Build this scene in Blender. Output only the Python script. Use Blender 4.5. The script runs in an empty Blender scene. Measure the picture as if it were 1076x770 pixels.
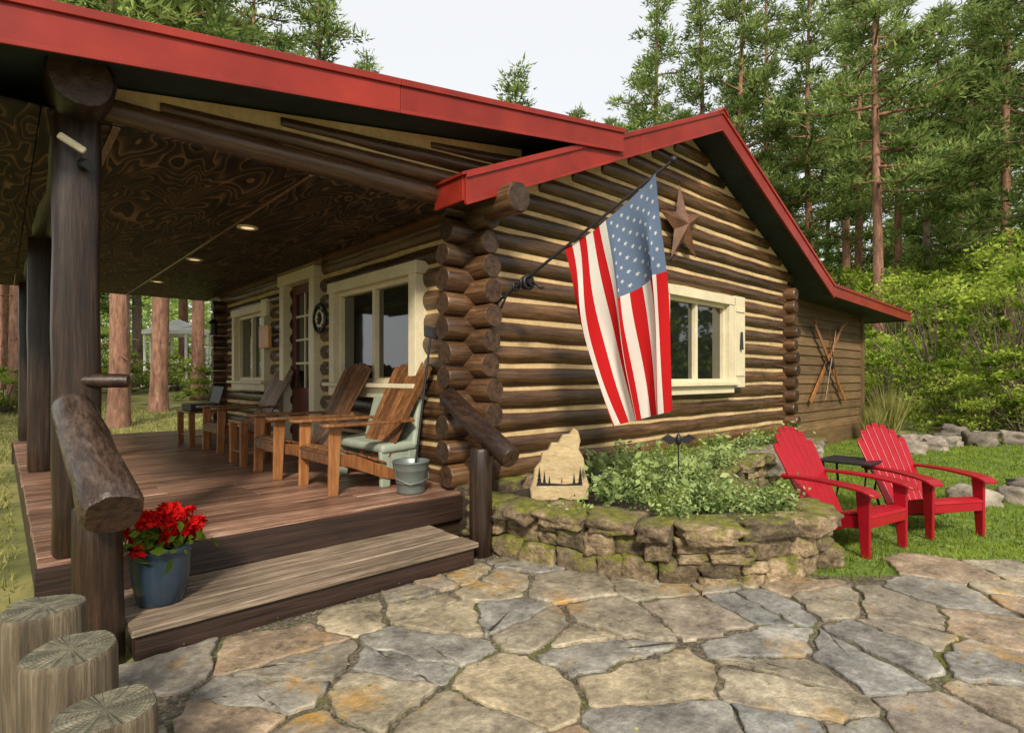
import bpy, math, random
import numpy as np
from mathutils import Vector, Matrix, noise
R = random.Random(7)
C = bpy.context.scene.collection
V = Vector
DEFER=[]
# ------------------------------------------------------------ mesh builder
class MB:
    def __init__(s): s.v=[];s.f=[];s.m=[];s.t=[];s.s=[]
    def add(s,vs,fs,mat=0,tone=None,smooth=False):
        o=len(s.v); tone=R.random() if tone is None else tone
        s.v+= [tuple(p) for p in vs]
        for f in fs:
            s.f.append([i+o for i in f]); s.m.append(mat); s.t.append(tone); s.s.append(smooth)
    def obj(s,name,mats,parent=None,bevel=0,seg=2):
        me=bpy.data.meshes.new(name); me.from_pydata(s.v,[],s.f)
        for m in mats: me.materials.append(m)
        me.polygons.foreach_set("material_index",s.m)
        me.polygons.foreach_set("use_smooth",s.s)
        a=me.attributes.new("tone",'FLOAT','FACE'); a.data.foreach_set("value",s.t)
        me.update()
        o=bpy.data.objects.new(name,me); C.objects.link(o)
        if parent: setp(o,parent)
        if bevel:
            b=o.modifiers.new("bevel",'BEVEL'); b.width=bevel; b.segments=seg; b.limit_method='ANGLE'; b.angle_limit=math.radians(40)
        return o
def setp(o,p):
    o.parent=p; o.matrix_parent_inverse=Matrix.Translation(-V(p.location))
def np_obj(name,Vt,k,tone,mats,parent=None):
    n=len(Vt)//k; me=bpy.data.meshes.new(name)
    me.from_pydata(Vt.tolist(),[],np.arange(n*k).reshape(n,k).tolist())
    for m in mats: me.materials.append(m)
    a=me.attributes.new("tone",'FLOAT','FACE'); a.data.foreach_set("value",np.asarray(tone,dtype=np.float32))
    o=bpy.data.objects.new(name,me); C.objects.link(o)
    if parent: setp(o,parent)
    return o
def empty(name,loc,label=None,cat=None,parent=None,group=None,local=False):
    e=bpy.data.objects.new(name,None); C.objects.link(e); e.empty_display_size=.2
    if local: DEFER.append((e,loc))
    else: e.location=loc
    if label: e["label"]=label; e["category"]=cat
    if group: e["group"]=group
    if parent: setp(e,parent)
    return e
def tag(o,label,cat,group=None):
    o["label"]=label;o["category"]=cat
    if group:o["group"]=group
    return o
def copy_thing(root,loc,rz,sc,label=None):
    n=root.copy(); C.objects.link(n); n.location=loc; n.rotation_euler=(0,0,rz); n.scale=(sc,sc,sc)
    if label: n["label"]=label
    def rec(a,b):
        for c in list(a.children):
            if c==n: continue
            cc=c.copy(); cc.parent=b; cc.matrix_parent_inverse=c.matrix_parent_inverse.copy(); C.objects.link(cc); rec(c,cc)
    rec(root,n); return n

BF=[(0,3,2,1),(4,5,6,7),(0,1,5,4),(1,2,6,5),(2,3,7,6),(3,0,4,7)]
def box2(mb,p,q,mat=0,tone=None):
    x0,x1=sorted((p[0],q[0]));y0,y1=sorted((p[1],q[1]));z0,z1=sorted((p[2],q[2]))
    mb.add([(x0,y0,z0),(x1,y0,z0),(x1,y1,z0),(x0,y1,z0),(x0,y0,z1),(x1,y0,z1),(x1,y1,z1),(x0,y1,z1)],BF,mat,tone)
def obox(mb,p0,p1,w0,w1,th,side,mat=0,tone=None):
    p0=V(p0);p1=V(p1);d=(p1-p0).normalized();s=V(side);s=(s-d*s.dot(d)).normalized();n=d.cross(s)
    vs=[]
    for p,w in((p0,w0),(p1,w1)):
        for a,b in((-1,-1),(1,-1),(1,1),(-1,1)): vs.append(p+s*a*w/2+n*b*th/2)
    mb.add(vs,BF,mat,tone)
def frame(d):
    d=d.normalized(); u=d.cross(V((0,0,1)))
    if u.length<.1: u=V((1,0,0))
    u=(u-d*u.dot(d)).normalized(); return u,d.cross(u)
def tube(mb,pts,rad,seg=8,mat=0,tone=None,jit=0.0,caps=True,endmat=None,cham=0,sq=0,jf=1.3):
    pts=[V(p) for p in pts]; tone=R.random() if tone is None else tone
    if cham:
        d0=(pts[1]-pts[0]).normalized();d1=(pts[-1]-pts[-2]).normalized()
        pts=[pts[0],pts[0]+d0*cham]+pts[1:-1]+[pts[-1]-d1*cham,pts[-1]]
        rad=[rad[0]*.9,rad[0]]+rad[1:-1]+[rad[-1],rad[-1]*.9]
    vs=[];n=len(pts);sd=R.random()*100
    for i,p in enumerate(pts):
        d=pts[min(i+1,n-1)]-pts[max(i-1,0)]; u,v=frame(d)
        for j in range(seg):
            a=2*math.pi*j/seg
            rr=rad[i]*(1+jit*2*noise.noise(V((math.cos(a)*jf,math.sin(a)*jf,sd+i*.45))))
            if sq: rr*=1+sq*(1/max(abs(math.cos(a)),abs(math.sin(a)))-1)
            vs.append(p+u*rr*math.cos(a)+v*rr*math.sin(a))
    fs=[(i*seg+j,i*seg+(j+1)%seg,(i+1)*seg+(j+1)%seg,(i+1)*seg+j) for i in range(n-1) for j in range(seg)]
    mb.add(vs,fs,mat,tone,True)
    if caps:
        em=mat if endmat is None else endmat
        mb.add(vs[:seg],[tuple(range(seg))[::-1]],em,tone); mb.add(vs[-seg:],[tuple(range(seg))],em,tone)
def log(mb,p0,p1,r,r1=None,side=0,end=1,tone=None,seg=16,step=.35,jit=.04,wob=.005,cham=.02,sq=0):
    p0=V(p0);p1=V(p1);L=(p1-p0).length;n=max(3,int(L/step)+1);r1=r if r1 is None else r1
    pts=[];rad=[]
    for i in range(n):
        f=i/(n-1);w=V((R.uniform(-1,1),R.uniform(-1,1),R.uniform(-1,1)))*wob if 0<i<n-1 else V((0,0,0))
        pts.append(p0.lerp(p1,f)+w); rad.append((r+(r1-r)*f)*R.uniform(.985,1.015))
    tube(mb,pts,rad,seg,side,tone,jit,True,end,cham,sq)
def lathe(mb,prof,c=(0,0,0),seg=24,mat=0,tone=.5,smooth=True):
    vs=[];n=len(prof)
    for r,z in prof:
        for j in range(seg):
            a=2*math.pi*j/seg; vs.append((c[0]+r*math.cos(a),c[1]+r*math.sin(a),c[2]+z))
    fs=[(i*seg+j,i*seg+(j+1)%seg,(i+1)*seg+(j+1)%seg,(i+1)*seg+j) for i in range(n-1) for j in range(seg)]
    mb.add(vs,fs,mat,tone,smooth)
def prism(mb,poly,y0,y1,mat=0,tone=.5):   # poly in XZ, extruded along Y
    n=len(poly);vs=[(x,y0,z) for x,z in poly]+[(x,y1,z) for x,z in poly]
    fs=[tuple(range(n)),tuple(range(2*n-1,n-1,-1))]+[(i,i+n,(i+1)%n+n,(i+1)%n) for i in range(n)]
    mb.add(vs,fs,mat,tone)

# ------------------------------------------------------------ materials
def base(name):
    m=bpy.data.materials.new(name); m.use_nodes=True; t=m.node_tree; return m,t,t.nodes["Principled BSDF"]
def N(t,ty,**k):
    n=t.nodes.new(ty)
    for a,b in k.items(): setattr(n,a,b)
    return n
def ramp(t,stops,fac):
    r=N(t,'ShaderNodeValToRGB'); e=r.color_ramp.elements
    while len(e)<len(stops): e.new(.5)
    for i,(p,c) in enumerate(stops): e[i].position=p; e[i].color=(*c,1)
    t.links.new(fac,r.inputs[0]); return r.outputs[0]
def mixc(t,fac,a,b,mode='MIX'):
    m=N(t,'ShaderNodeMix',data_type='RGBA',blend_type=mode)
    for k,x in((0,fac),(6,a),(7,b)):
        if hasattr(x,'is_linked'): t.links.new(x,m.inputs[k])
        else: m.inputs[k].default_value=x if k==0 else (*x,1)
    return m.outputs[2]
def mth(t,op,a,b=0.0,clamp=False):
    m=N(t,'ShaderNodeMath',operation=op,use_clamp=clamp)
    for k,x in((0,a),(1,b)):
        if hasattr(x,'is_linked'): t.links.new(x,m.inputs[k])
        else: m.inputs[k].default_value=x
    return m.outputs[0]
def nz(t,vec,scale,detail=6,rough=.6,dist=0):
    n=N(t,'ShaderNodeTexNoise'); n.inputs['Scale'].default_value=scale;n.inputs['Detail'].default_value=detail
    n.inputs['Roughness'].default_value=rough;n.inputs['Distortion'].default_value=dist
    t.links.new(vec,n.inputs['Vector']); return n.outputs[0]
def coords(t,scale=(1,1,1),rnd=False):
    tc=N(t,'ShaderNodeTexCoord');mp=N(t,'ShaderNodeMapping');mp.inputs['Scale'].default_value=scale
    t.links.new(tc.outputs['Object'],mp.inputs[0])
    at=N(t,'ShaderNodeAttribute',attribute_name="tone")
    ml=mth(t,'MULTIPLY',at.outputs['Fac'],37.0)
    cm=N(t,'ShaderNodeCombineXYZ')
    for i in range(3): t.links.new(ml,cm.inputs[i])
    ad=N(t,'ShaderNodeVectorMath',operation='ADD'); t.links.new(mp.outputs[0],ad.inputs[0])
    if rnd: t.links.new(cm.outputs[0],ad.inputs[1])
    return ad.outputs[0],at.outputs['Fac'],tc.outputs['Object']
def setbump(t,b,h,strength,dist):
    bp=N(t,'ShaderNodeBump');bp.inputs['Strength'].default_value=strength;bp.inputs['Distance'].default_value=dist
    t.links.new(h,bp.inputs['Height']); t.links.new(bp.outputs[0],b.inputs['Normal'])
def grey3(t,k):
    cm=N(t,'ShaderNodeCombineXYZ')
    for i in range(3): t.links.new(k,cm.inputs[i])
    return cm.outputs[0]
def nmat(name,stops,scale=(1,1,1),ns=6,rough=.7,bump=.4,bd=.01,tone=.5,dist=0,big=.5,bigs=1.5,moss=None,spec=.5,rnd=True,tonecol=None,detail=7,mossk=1.0,mosst=1.55,fine=None,rvar=.0,mosss=5):
    m,t,b=base(name); vec,tn,oc=coords(t,scale,rnd)
    f=nz(t,vec,ns,detail,.62,dist); 
    if fine:
        f2=nz(t,vec,ns*fine,5,.7,0); f=mth(t,'ADD',mth(t,'MULTIPLY',f,.55),mth(t,'MULTIPLY',f2,.45))
    col=ramp(t,stops,f)
    if tonecol: col=mixc(t,1.0,ramp(t,tonecol,tn),col,'MULTIPLY')
    k=mth(t,'ADD',mth(t,'MULTIPLY',tn,tone),1-tone/2)
    b2=nz(t,oc,bigs,4,.6); k2=mth(t,'ADD',mth(t,'MULTIPLY',b2,big*2),1-big)
    k=mth(t,'MULTIPLY',k,k2)
    col=mixc(t,1.0,col,grey3(t,k),'MULTIPLY')
    if moss:
        g=N(t,'ShaderNodeNewGeometry');sp=N(t,'ShaderNodeSeparateXYZ');t.links.new(g.outputs['Normal'],sp.inputs[0])
        mn=nz(t,oc,mosss,6,.7)
        mf=mth(t,'ADD',mth(t,'MULTIPLY',mn,3.2),mth(t,'MULTIPLY',sp.outputs[2],.45*mossk))
        mf=mth(t,'SUBTRACT',mf,mosst,True)
        mf=mth(t,'MULTIPLY',mf,2.2,True)
        mcol=ramp(t,[(.3,moss[0]),(.7,moss[1])],nz(t,oc,14,5,.7))
        col=mixc(t,mf,col,mcol)
    t.links.new(col,b.inputs['Base Color']); b.inputs['Roughness'].default_value=rough
    if rvar: t.links.new(mth(t,'ADD',mth(t,'MULTIPLY',f,-rvar*2),rough+rvar,True),b.inputs['Roughness'])
    b.inputs['Specular IOR Level'].default_value=spec
    if bump: setbump(t,b,f,bump,bd)
    return m
def flat(name,c,rough=.5,metal=0,spec=.5,var=.12,bump=.05):
    return_m=nmat(name,[(.3,tuple(x*(1-var) for x in c)),(.7,tuple(min(1,x*(1+var)) for x in c))],ns=9,rough=rough,bump=bump,bd=.003,tone=.12,big=.12,spec=spec)
    return_m.node_tree.nodes["Principled BSDF"].inputs['Metallic'].default_value=metal
    return return_m
def leafmat(name,c0,c1,trans=.35,rough=.6,objvar=.35):
    m=bpy.data.materials.new(name);m.use_nodes=True;t=m.node_tree;t.nodes.clear()
    at=N(t,'ShaderNodeAttribute',attribute_name="tone")
    col=ramp(t,[(0,c0),(1,c1)],at.outputs['Fac'])
    oi=N(t,'ShaderNodeObjectInfo'); k=mth(t,'ADD',mth(t,'MULTIPLY',oi.outputs['Random'],objvar),1-objvar/2)
    col=mixc(t,1.0,col,grey3(t,k),'MULTIPLY')
    d=N(t,'ShaderNodeBsdfDiffuse');tr=N(t,'ShaderNodeBsdfTranslucent');mx=N(t,'ShaderNodeMixShader');mx.inputs[0].default_value=trans
    t.links.new(col,d.inputs[0]);t.links.new(col,tr.inputs[0]);t.links.new(d.outputs[0],mx.inputs[1]);t.links.new(tr.outputs[0],mx.inputs[2])
    o=N(t,'ShaderNodeOutputMaterial');t.links.new(mx.outputs[0],o.inputs[0]); return m

WL=[(.32,(.014,.007,.0035)),(.45,(.060,.029,.013)),(.58,(.125,.066,.030)),(.72,(.25,.15,.08))]
M_logx=nmat("log_stain_x",WL,(.9,16,16),1.6,rough=.27,bump=.7,bd=.008,tone=.9,big=.6,bigs=1.8,dist=.3,fine=3,rvar=.12)
M_logy=nmat("log_stain_y",WL,(16,.9,16),1.6,rough=.27,bump=.7,bd=.008,tone=.9,big=.6,bigs=1.8,dist=.3,fine=3,rvar=.12)
WD=[(.34,(.006,.0032,.002)),(.5,(.024,.013,.008)),(.70,(.070,.039,.023))]
M_logz=nmat("dark_post_log",WD,(16,16,.9),1.6,rough=.36,bump=.6,bd=.012,tone=.4,dist=.3,fine=3,spec=.45)
M_beamy=nmat("dark_beam_log",WD,(16,.9,16),1.6,rough=.33,bump=.6,bd=.012,tone=.4,fine=3,spec=.45)
M_end=nmat("log_end_grain",[(.3,(.014,.007,.004)),(.7,(.085,.044,.022))],(1,1,1),22,rough=.5,bump=.9,bd=.012,tone=.7)
M_chink=nmat("chinking",[(.3,(.42,.29,.13)),(.7,(.72,.53,.28))],(1,1,1),7,rough=.9,bump=.5,tone=.3,fine=3)
M_cream=nmat("cream_paint",[(.3,(.62,.54,.35)),(.7,(.78,.70,.49))],(1,1,1),5,rough=.5,bump=.15,tone=.12,big=.2,fine=4)
M_red=nmat("red_metal_trim",[(.3,(.20,.017,.010)),(.7,(.31,.028,.016))],(.6,.6,.6),3,rough=.38,bump=.1,tone=.2,big=.4,bigs=2.5,spec=.35)
M_soff=nmat("dark_soffit",[(.3,(.010,.017,.017)),(.7,(.024,.036,.034))],(1,1,1),4,rough=.7,tone=.2)
M_deck=nmat("deck_boards",[(.32,(.035,.014,.008)),(.46,(.16,.075,.046)),(.58,(.36,.22,.15)),(.72,(.64,.52,.42))],(.9,24,24),1.6,rough=.34,bump=1,bd=.008,tone=.7,big=.85,bigs=1.6,dist=.5,fine=3,rvar=.2)
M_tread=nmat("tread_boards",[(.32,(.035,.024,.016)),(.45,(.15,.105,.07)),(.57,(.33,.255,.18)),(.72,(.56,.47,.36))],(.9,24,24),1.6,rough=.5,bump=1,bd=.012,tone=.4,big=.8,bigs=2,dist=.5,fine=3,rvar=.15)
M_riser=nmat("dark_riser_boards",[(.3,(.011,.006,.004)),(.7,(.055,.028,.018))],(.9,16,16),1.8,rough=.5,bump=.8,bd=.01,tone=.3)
M_weather=nmat("weathered_rail_log",[(.33,(.010,.006,.004)),(.47,(.045,.027,.019)),(.58,(.10,.068,.050)),(.74,(.27,.22,.18))],(9,1.0,5),1.6,rough=.24,bump=.8,bd=.018,tone=.2,dist=.4,big=.5,bigs=3,fine=3)
M_stump=nmat("weathered_stump_side",[(.32,(.028,.020,.011)),(.5,(.115,.086,.052)),(.7,(.27,.22,.145))],(16,16,.8),1.6,rough=.85,bump=1,bd=.02,tone=.3,fine=3)
M_oak=nmat("orange_wood",[(.3,(.12,.042,.013)),(.5,(.31,.125,.042)),(.7,(.48,.235,.09))],(16,16,2),1.2,rough=.27,bump=.3,tone=.5,dist=.6,fine=3)
M_walnut=nmat("brown_wood",[(.3,(.055,.021,.008)),(.5,(.17,.072,.027)),(.7,(.32,.16,.066))],(16,16,2),1.2,rough=.25,bump=.3,tone=.7,dist=.6,fine=3)
M_honey=flat("honey_sign_wood",(.60,.31,.11),.4)
M_rock=nmat("mossy_fieldstone",[(.32,(.04,.027,.016)),(.5,(.21,.15,.085)),(.70,(.46,.36,.23))],(1,1,1.4),6,rough=.9,bump=1,bd=.04,tone=1.1,big=.6,bigs=3,moss=((.04,.058,.010),(.26,.24,.028)),mosst=1.68,mossk=1.1,fine=4,detail=9)
M_boulder=nmat("grey_boulder",[(.3,(.08,.07,.06)),(.5,(.22,.185,.145)),(.72,(.42,.37,.30))],(1,1,1),4,rough=.9,bump=1,bd=.03,tone=.6,moss=((.06,.07,.02),(.14,.14,.04)),mossk=.4,mosst=1.9,fine=3)
M_soil=nmat("soil",[(.3,(.012,.008,.005)),(.7,(.06,.038,.022))],(1,1,1),18,rough=1,bump=1,bd=.03,tone=0)
M_gravel=nmat("joint_gravel",[(.3,(.035,.028,.018)),(.5,(.12,.098,.066)),(.7,(.32,.265,.19))],(1,1,1),50,rough=1,bump=1,bd=.02,tone=0,big=.5,bigs=2,detail=4,moss=((.05,.065,.012),(.17,.17,.03)),mossk=.0,mosst=1.6,mosss=2.5)
M_flag=nmat("flagstone",[(.33,(.24,.23,.215)),(.45,(.70,.68,.65)),(.54,(1.02,1.0,.95)),(.68,(1.75,1.72,1.62))],(1,1,1),4.5,rough=.52,bump=.9,bd=.03,tone=0,big=.8,bigs=2.6,
   tonecol=[(0,(.255,.23,.185)),(.2,(.33,.29,.215)),(.38,(.40,.335,.225)),(.52,(.235,.235,.225)),(.68,(.29,.275,.24)),(.86,(.36,.25,.16)),(1,(.31,.28,.22))],moss=((.22,.14,.03),(.60,.30,.035)),mossk=0,mosst=1.78,mosss=1.35,detail=12,fine=5,rvar=.12)
M_ground=nmat("forest_floor",[(.3,(.06,.065,.018)),(.48,(.16,.17,.04)),(.62,(.27,.24,.08)),(.8,(.38,.32,.14))],(1,1,1),1.2,rough=1,bump=1,bd=.08,tone=0,big=.5,bigs=.25,detail=12)
M_lawn=nmat("lawn_turf",[(.3,(.05,.09,.012)),(.5,(.13,.20,.03)),(.75,(.26,.32,.06))],(1,1,1),6,rough=1,bump=1,bd=.04,tone=0,big=.5,bigs=.8,detail=10)
M_bark=nmat("pine_bark",[(.3,(.05,.028,.02)),(.5,(.27,.135,.085)),(.7,(.50,.30,.21))],(3,3,.7),1.8,rough=.9,bump=1,bd=.06,tone=.3,dist=.4,fine=3)
M_barkg=nmat("grey_bark",[(.3,(.05,.035,.028)),(.5,(.20,.145,.11)),(.7,(.40,.32,.25))],(3,3,.7),1.8,rough=.9,bump=1,bd=.06,tone=.3,fine=3)
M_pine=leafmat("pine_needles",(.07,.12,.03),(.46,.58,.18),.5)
M_pine_far=leafmat("far_needles",(.10,.17,.04),(.52,.64,.20),.45)
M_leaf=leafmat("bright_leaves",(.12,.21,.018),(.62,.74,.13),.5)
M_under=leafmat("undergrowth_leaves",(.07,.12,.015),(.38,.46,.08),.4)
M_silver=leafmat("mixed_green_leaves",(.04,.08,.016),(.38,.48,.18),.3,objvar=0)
M_grass=leafmat("grass_blades",(.08,.14,.015),(.34,.43,.06),.45,objvar=0)
M_dry=leafmat("dry_grass",(.14,.16,.035),(.48,.45,.16),.35,objvar=0)
M_redpet=leafmat("red_petals",(.36,.004,.006),(.75,.02,.015),.2,objvar=0)
M_adred=flat("red_chair_plastic",(.33,.005,.014),.34,var=.1)
M_black=flat("black_metal",(.02,.02,.022),.45,.3)
M_galv=flat("galvanised_steel",(.20,.235,.215),.45,.5)
M_bluepot=flat("blue_grey_glaze",(.026,.044,.066),.25)
M_star=nmat("rusty_star_metal",[(.3,(.07,.030,.015)),(.7,(.21,.10,.05))],(1,1,1),6,rough=.5,bump=.3,tone=.2)
M_siding=nmat("brown_siding",[(.3,(.07,.04,.016)),(.7,(.24,.15,.07))],(.9,14,14),2,rough=.6,bump=.6,tone=.5,fine=3)
M_door=flat("door_brown",(.11,.028,.014),.4)
M_tan=nmat("sandstone",[(.3,(.33,.24,.12)),(.7,(.62,.48,.27))],(1,1,2),7,rough=.9,bump=1,bd=.02,tone=0,fine=3)
M_pale=flat("pale_green_plastic",(.30,.34,.26),.45)
M_white=flat("white_paint",(.75,.75,.70),.5)
def glass():
    m,t,b=base("window_glass"); b.inputs['Base Color'].default_value=(.010,.012,.010,1);b.inputs['Roughness'].default_value=.03;b.inputs['IOR'].default_value=2.2
    vec,tn,oc=coords(t); setbump(t,b,nz(t,oc,.9,1),.05,.02); return m
M_glass=glass()
def ceil():
    m,t,b=base("stained_plywood");vec,tn,oc=coords(t,(1.5,.30,1),True)
    w=nz(t,vec,1.5,2,.5,.7); r=mth(t,'FRACT',mth(t,'MULTIPLY',w,22.0)); r=mth(t,'POWER',r,2.0); n2=nz(t,vec,8,6); n3=nz(t,oc,1.8,5,.7)
    f=mth(t,'ADD',mth(t,'MULTIPLY',r,.32),mth(t,'MULTIPLY',n2,.40)); f=mth(t,'ADD',f,mth(t,'MULTIPLY',n3,.35))
    col=ramp(t,[(.36,(.010,.006,.004)),(.52,(.040,.022,.013)),(.72,(.20,.115,.065))],f)
    t.links.new(col,b.inputs['Base Color']);b.inputs['Roughness'].default_value=.6;b.inputs['Specular IOR Level'].default_value=.2;setbump(t,b,f,.2,.005);return m
M_ceil=ceil()
def rings():
    m,t,b=base("cut_wood_rings");vec,tn,oc=coords(t)
    w=N(t,'ShaderNodeTexWave',wave_type='RINGS',rings_direction='Z');w.inputs['Scale'].default_value=30;w.inputs['Distortion'].default_value=2;w.inputs['Detail'].default_value=4;w.inputs['Detail Scale'].default_value=2
    t.links.new(oc,w.inputs[0]); n2=nz(t,oc,14,8,.75)
    sx=N(t,'ShaderNodeSeparateXYZ');t.links.new(oc,sx.inputs[0]); an=mth(t,'ARCTAN2',sx.outputs[1],sx.outputs[0])
    cm=N(t,'ShaderNodeCombineXYZ');t.links.new(mth(t,'MULTIPLY',an,2.0),cm.inputs[0]); cr=nz(t,cm.outputs[0],2.2,3,.8)
    crk=mth(t,'LESS_THAN',mth(t,'ABSOLUTE',mth(t,'SUBTRACT',cr,.5)),.008)
    f=mth(t,'ADD',mth(t,'MULTIPLY',w.outputs['Fac'],.08),mth(t,'MULTIPLY',n2,.92))
    col=ramp(t,[(.30,(.045,.045,.026)),(.5,(.145,.135,.085)),(.72,(.36,.315,.215))],f)
    col=mixc(t,crk,col,(.03,.024,.016))
    t.links.new(col,b.inputs['Base Color']);b.inputs['Roughness'].default_value=.9;setbump(t,b,mth(t,'SUBTRACT',f,crk),.8,.01);return m
M_rings=rings()

# ------------------------------------------------------------ terrain
def gz(x,y):
    r=math.hypot(x-4,y-6); z=-.03
    if r>13: z+=min(2.6,.055*(r-13))
    return z+ (noise.noise(V((x*.12,y*.12,0)))*.12*min(1,max(0,(r-9)/8)))
mb=MB(); rr=[0,2,4,6,8,9.5,11,12.5,14,16,18,21,24,28,32,38,45,55,70,90,130,200,400]; sg=72
vs=[];fs=[]
for r in rr:
    for j in range(sg):
        a=2*math.pi*j/sg;x=4+r*math.cos(a);y=6+r*math.sin(a);vs.append((x,y,gz(x,y)))
for i in range(len(rr)-1):
    for j in range(sg): fs.append((i*sg+j,(i+1)*sg+j,(i+1)*sg+(j+1)%sg,i*sg+(j+1)%sg))
mb.add(vs,fs,0,.5,True); g=mb.obj("ground",[M_ground]); g["kind"]="structure"
LP=[(4.3,1.6),(4.4,1.33),(5.1,1.0),(5.8,.55),(7.2,.0),(9,-.8),(12,-2.2),(19,-3),(21,1),(18,4.2),(15.5,4.6),(10.5,4.1),(5.2,3.9),(4.8,2.2)]
mb=MB(); mb.add([(x,y,-.018) for x,y in LP],[tuple(range(len(LP)))],0,.5)
lawn=mb.obj("lawn",[M_lawn]); lawn["kind"]="structure"
def inpoly(x,y,P):
    c=False;n=len(P)
    for i in range(n):
        x0,y0=P[i];x1,y1=P[(i+1)%n]
        if (y0>y)!=(y1>y) and x<(x1-x0)*(y-y0)/(y1-y0)+x0: c=not c
    return c
# ------------------------------------------------------------ patio
PP=[(.45,3.43),(.30,2.6),(.2,1.0),(-.8,-.5),(-2,-4),(11,-4),(10,-1.5),(7.4,-.25),(5.9,.5),(5.0,1.02),(4.5,1.45),(4.0,2.2),(3.5,3.6),(3.2,3.9),(2.6,3.43)]
mb=MB(); mb.add([(x,y,-.010) for x,y in PP],[tuple(range(len(PP)))],1,.5)
rp=random.Random(14); sp=.36; pts=[]
for i in range(-10,36):
    for j in range(-14,14):
        if rp.random()<.42: continue
        pts.append((i*sp+rp.uniform(-.18,.18)+(.18 if j%2 else 0),j*sp*.88+rp.uniform(-.17,.17)))
def clip(poly,nx,ny,d):
    out=[]
    for k in range(len(poly)):
        a=poly[k];b=poly[(k+1)%len(poly)];da=a[0]*nx+a[1]*ny-d;db=b[0]*nx+b[1]*ny-d
        if da<=0: out.append(a)
        if (da<0<db) or (db<0<da):
            f=da/(da-db);out.append((a[0]+(b[0]-a[0])*f,a[1]+(b[1]-a[1])*f))
    return out
for (cx,cy) in pts:
    if not inpoly(cx,cy,PP): continue
    poly=[(cx-1.2,cy-1.2),(cx+1.2,cy-1.2),(cx+1.2,cy+1.2),(cx-1.2,cy+1.2)]
    for (qx,qy) in pts:
        dx,dy=qx-cx,qy-cy;dd=dx*dx+dy*dy
        if 1e-9<dd<4: 
            poly=clip(poly,dx,dy,(qx*qx+qy*qy-cx*cx-cy*cy)/2)
            if len(poly)<3: break
    if len(poly)<3: continue
    poly=clip(poly,0,1,3.385)
    if len(poly)<3: continue
    P2=[]
    for p in poly:
        if not P2 or math.hypot(p[0]-P2[-1][0],p[1]-P2[-1][1])>.06: P2.append(p)
    poly=P2
    if len(poly)<3: continue
    mx=sum(p[0] for p in poly)/len(poly);my=sum(p[1] for p in poly)/len(poly)
    gap=rp.uniform(.008,.024);ins=[]
    for p in poly:
        d=math.hypot(p[0]-mx,p[1]-my)+1e-6; f=max(.2,1-gap/d*1.2); ins.append((mx+(p[0]-mx)*f,my+(p[1]-my)*f))
    ring=[]
    for k in range(len(ins)):
        a=ins[k];b=ins[(k+1)%len(ins)];L=math.hypot(b[0]-a[0],b[1]-a[1]);n=max(2,int(L/.035))
        for q in range(n):
            f=(q+.05)/n; ring.append((a[0]+(b[0]-a[0])*f,a[1]+(b[1]-a[1])*f))
    rg=[]
    for k,(x,y) in enumerate(ring):
        n1=noise.noise(V((x*8,y*8,3)));n2=noise.noise(V((x*8,y*8,9)));n3=noise.noise(V((x*30,y*30,cx)));n4=noise.noise(V((x*30,y*30,cy+7)))
        rg.append((x+n1*.036+n3*.020,y+n2*.036+n4*.020))
    zt=rp.uniform(-.001,.009);tx,ty=rp.uniform(-.015,.015),rp.uniform(-.015,.015)
    def zz(x,y): return zt+(x-mx)*tx+(y-my)*ty
    n=len(rg);vs=[(x,y,-.03) for x,y in rg]; sdz=rp.uniform(0,50)
    LV=((.999,-.006),(.988,.001),(.95,.002),(.82,.003),(.64,.003),(.44,.003),(.24,.003))
    for ff,dz in LV:
        for x,y in rg:
            X=mx+(x-mx)*ff;Y=my+(y-my)*ff
            nn_=noise.noise(V((X*6,Y*6,sdz))); stp=math.floor(nn_*3)/3
            vs.append((X,Y,zz(X,Y)+dz+.003+nn_*.003+stp*.006+noise.noise(V((X*22,Y*22,sdz)))*.003))
    vs.append((mx,my,zz(mx,my)+.004)); fs=[]; nl=len(LV)
    for l in range(nl):
        for k in range(n): fs.append((l*n+k,l*n+(k+1)%n,(l+1)*n+(k+1)%n,(l+1)*n+k))
    for k in range(n): fs.append((nl*n+k,nl*n+(k+1)%n,(nl+1)*n))
    mb.add(vs,fs,0,rp.random(),True)
pat=mb.obj("patio",[M_flag,M_gravel]); pat["kind"]="structure"
def diamonds(P,size,rng,up=.5):
    n=len(P); a=rng.normal(size=(n,3)); a[:,2]*=1-up; a/=np.linalg.norm(a,axis=1)[:,None]+1e-9
    b=rng.normal(size=(n,3)); b-=a*(a*b).sum(1)[:,None]; b/=np.linalg.norm(b,axis=1)[:,None]+1e-9
    s=(size*rng.uniform(.6,1.3,n))[:,None]
    return np.stack([P-a*s,P+b*s*.5,P+a*s,P-b*s*.5],1).reshape(-1,3)
def blades(P,D,L,W,rng):
    n=len(P); s=np.cross(D,rng.normal(size=(n,3))); s/=np.linalg.norm(s,axis=1)[:,None]+1e-9
    W=np.asarray(W).reshape(-1,1) if np.ndim(W) else W; L=np.asarray(L).reshape(-1,1) if np.ndim(L) else L
    return np.stack([P-s*W/2,P+s*W/2,P+D*L],1).reshape(-1,3)
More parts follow.
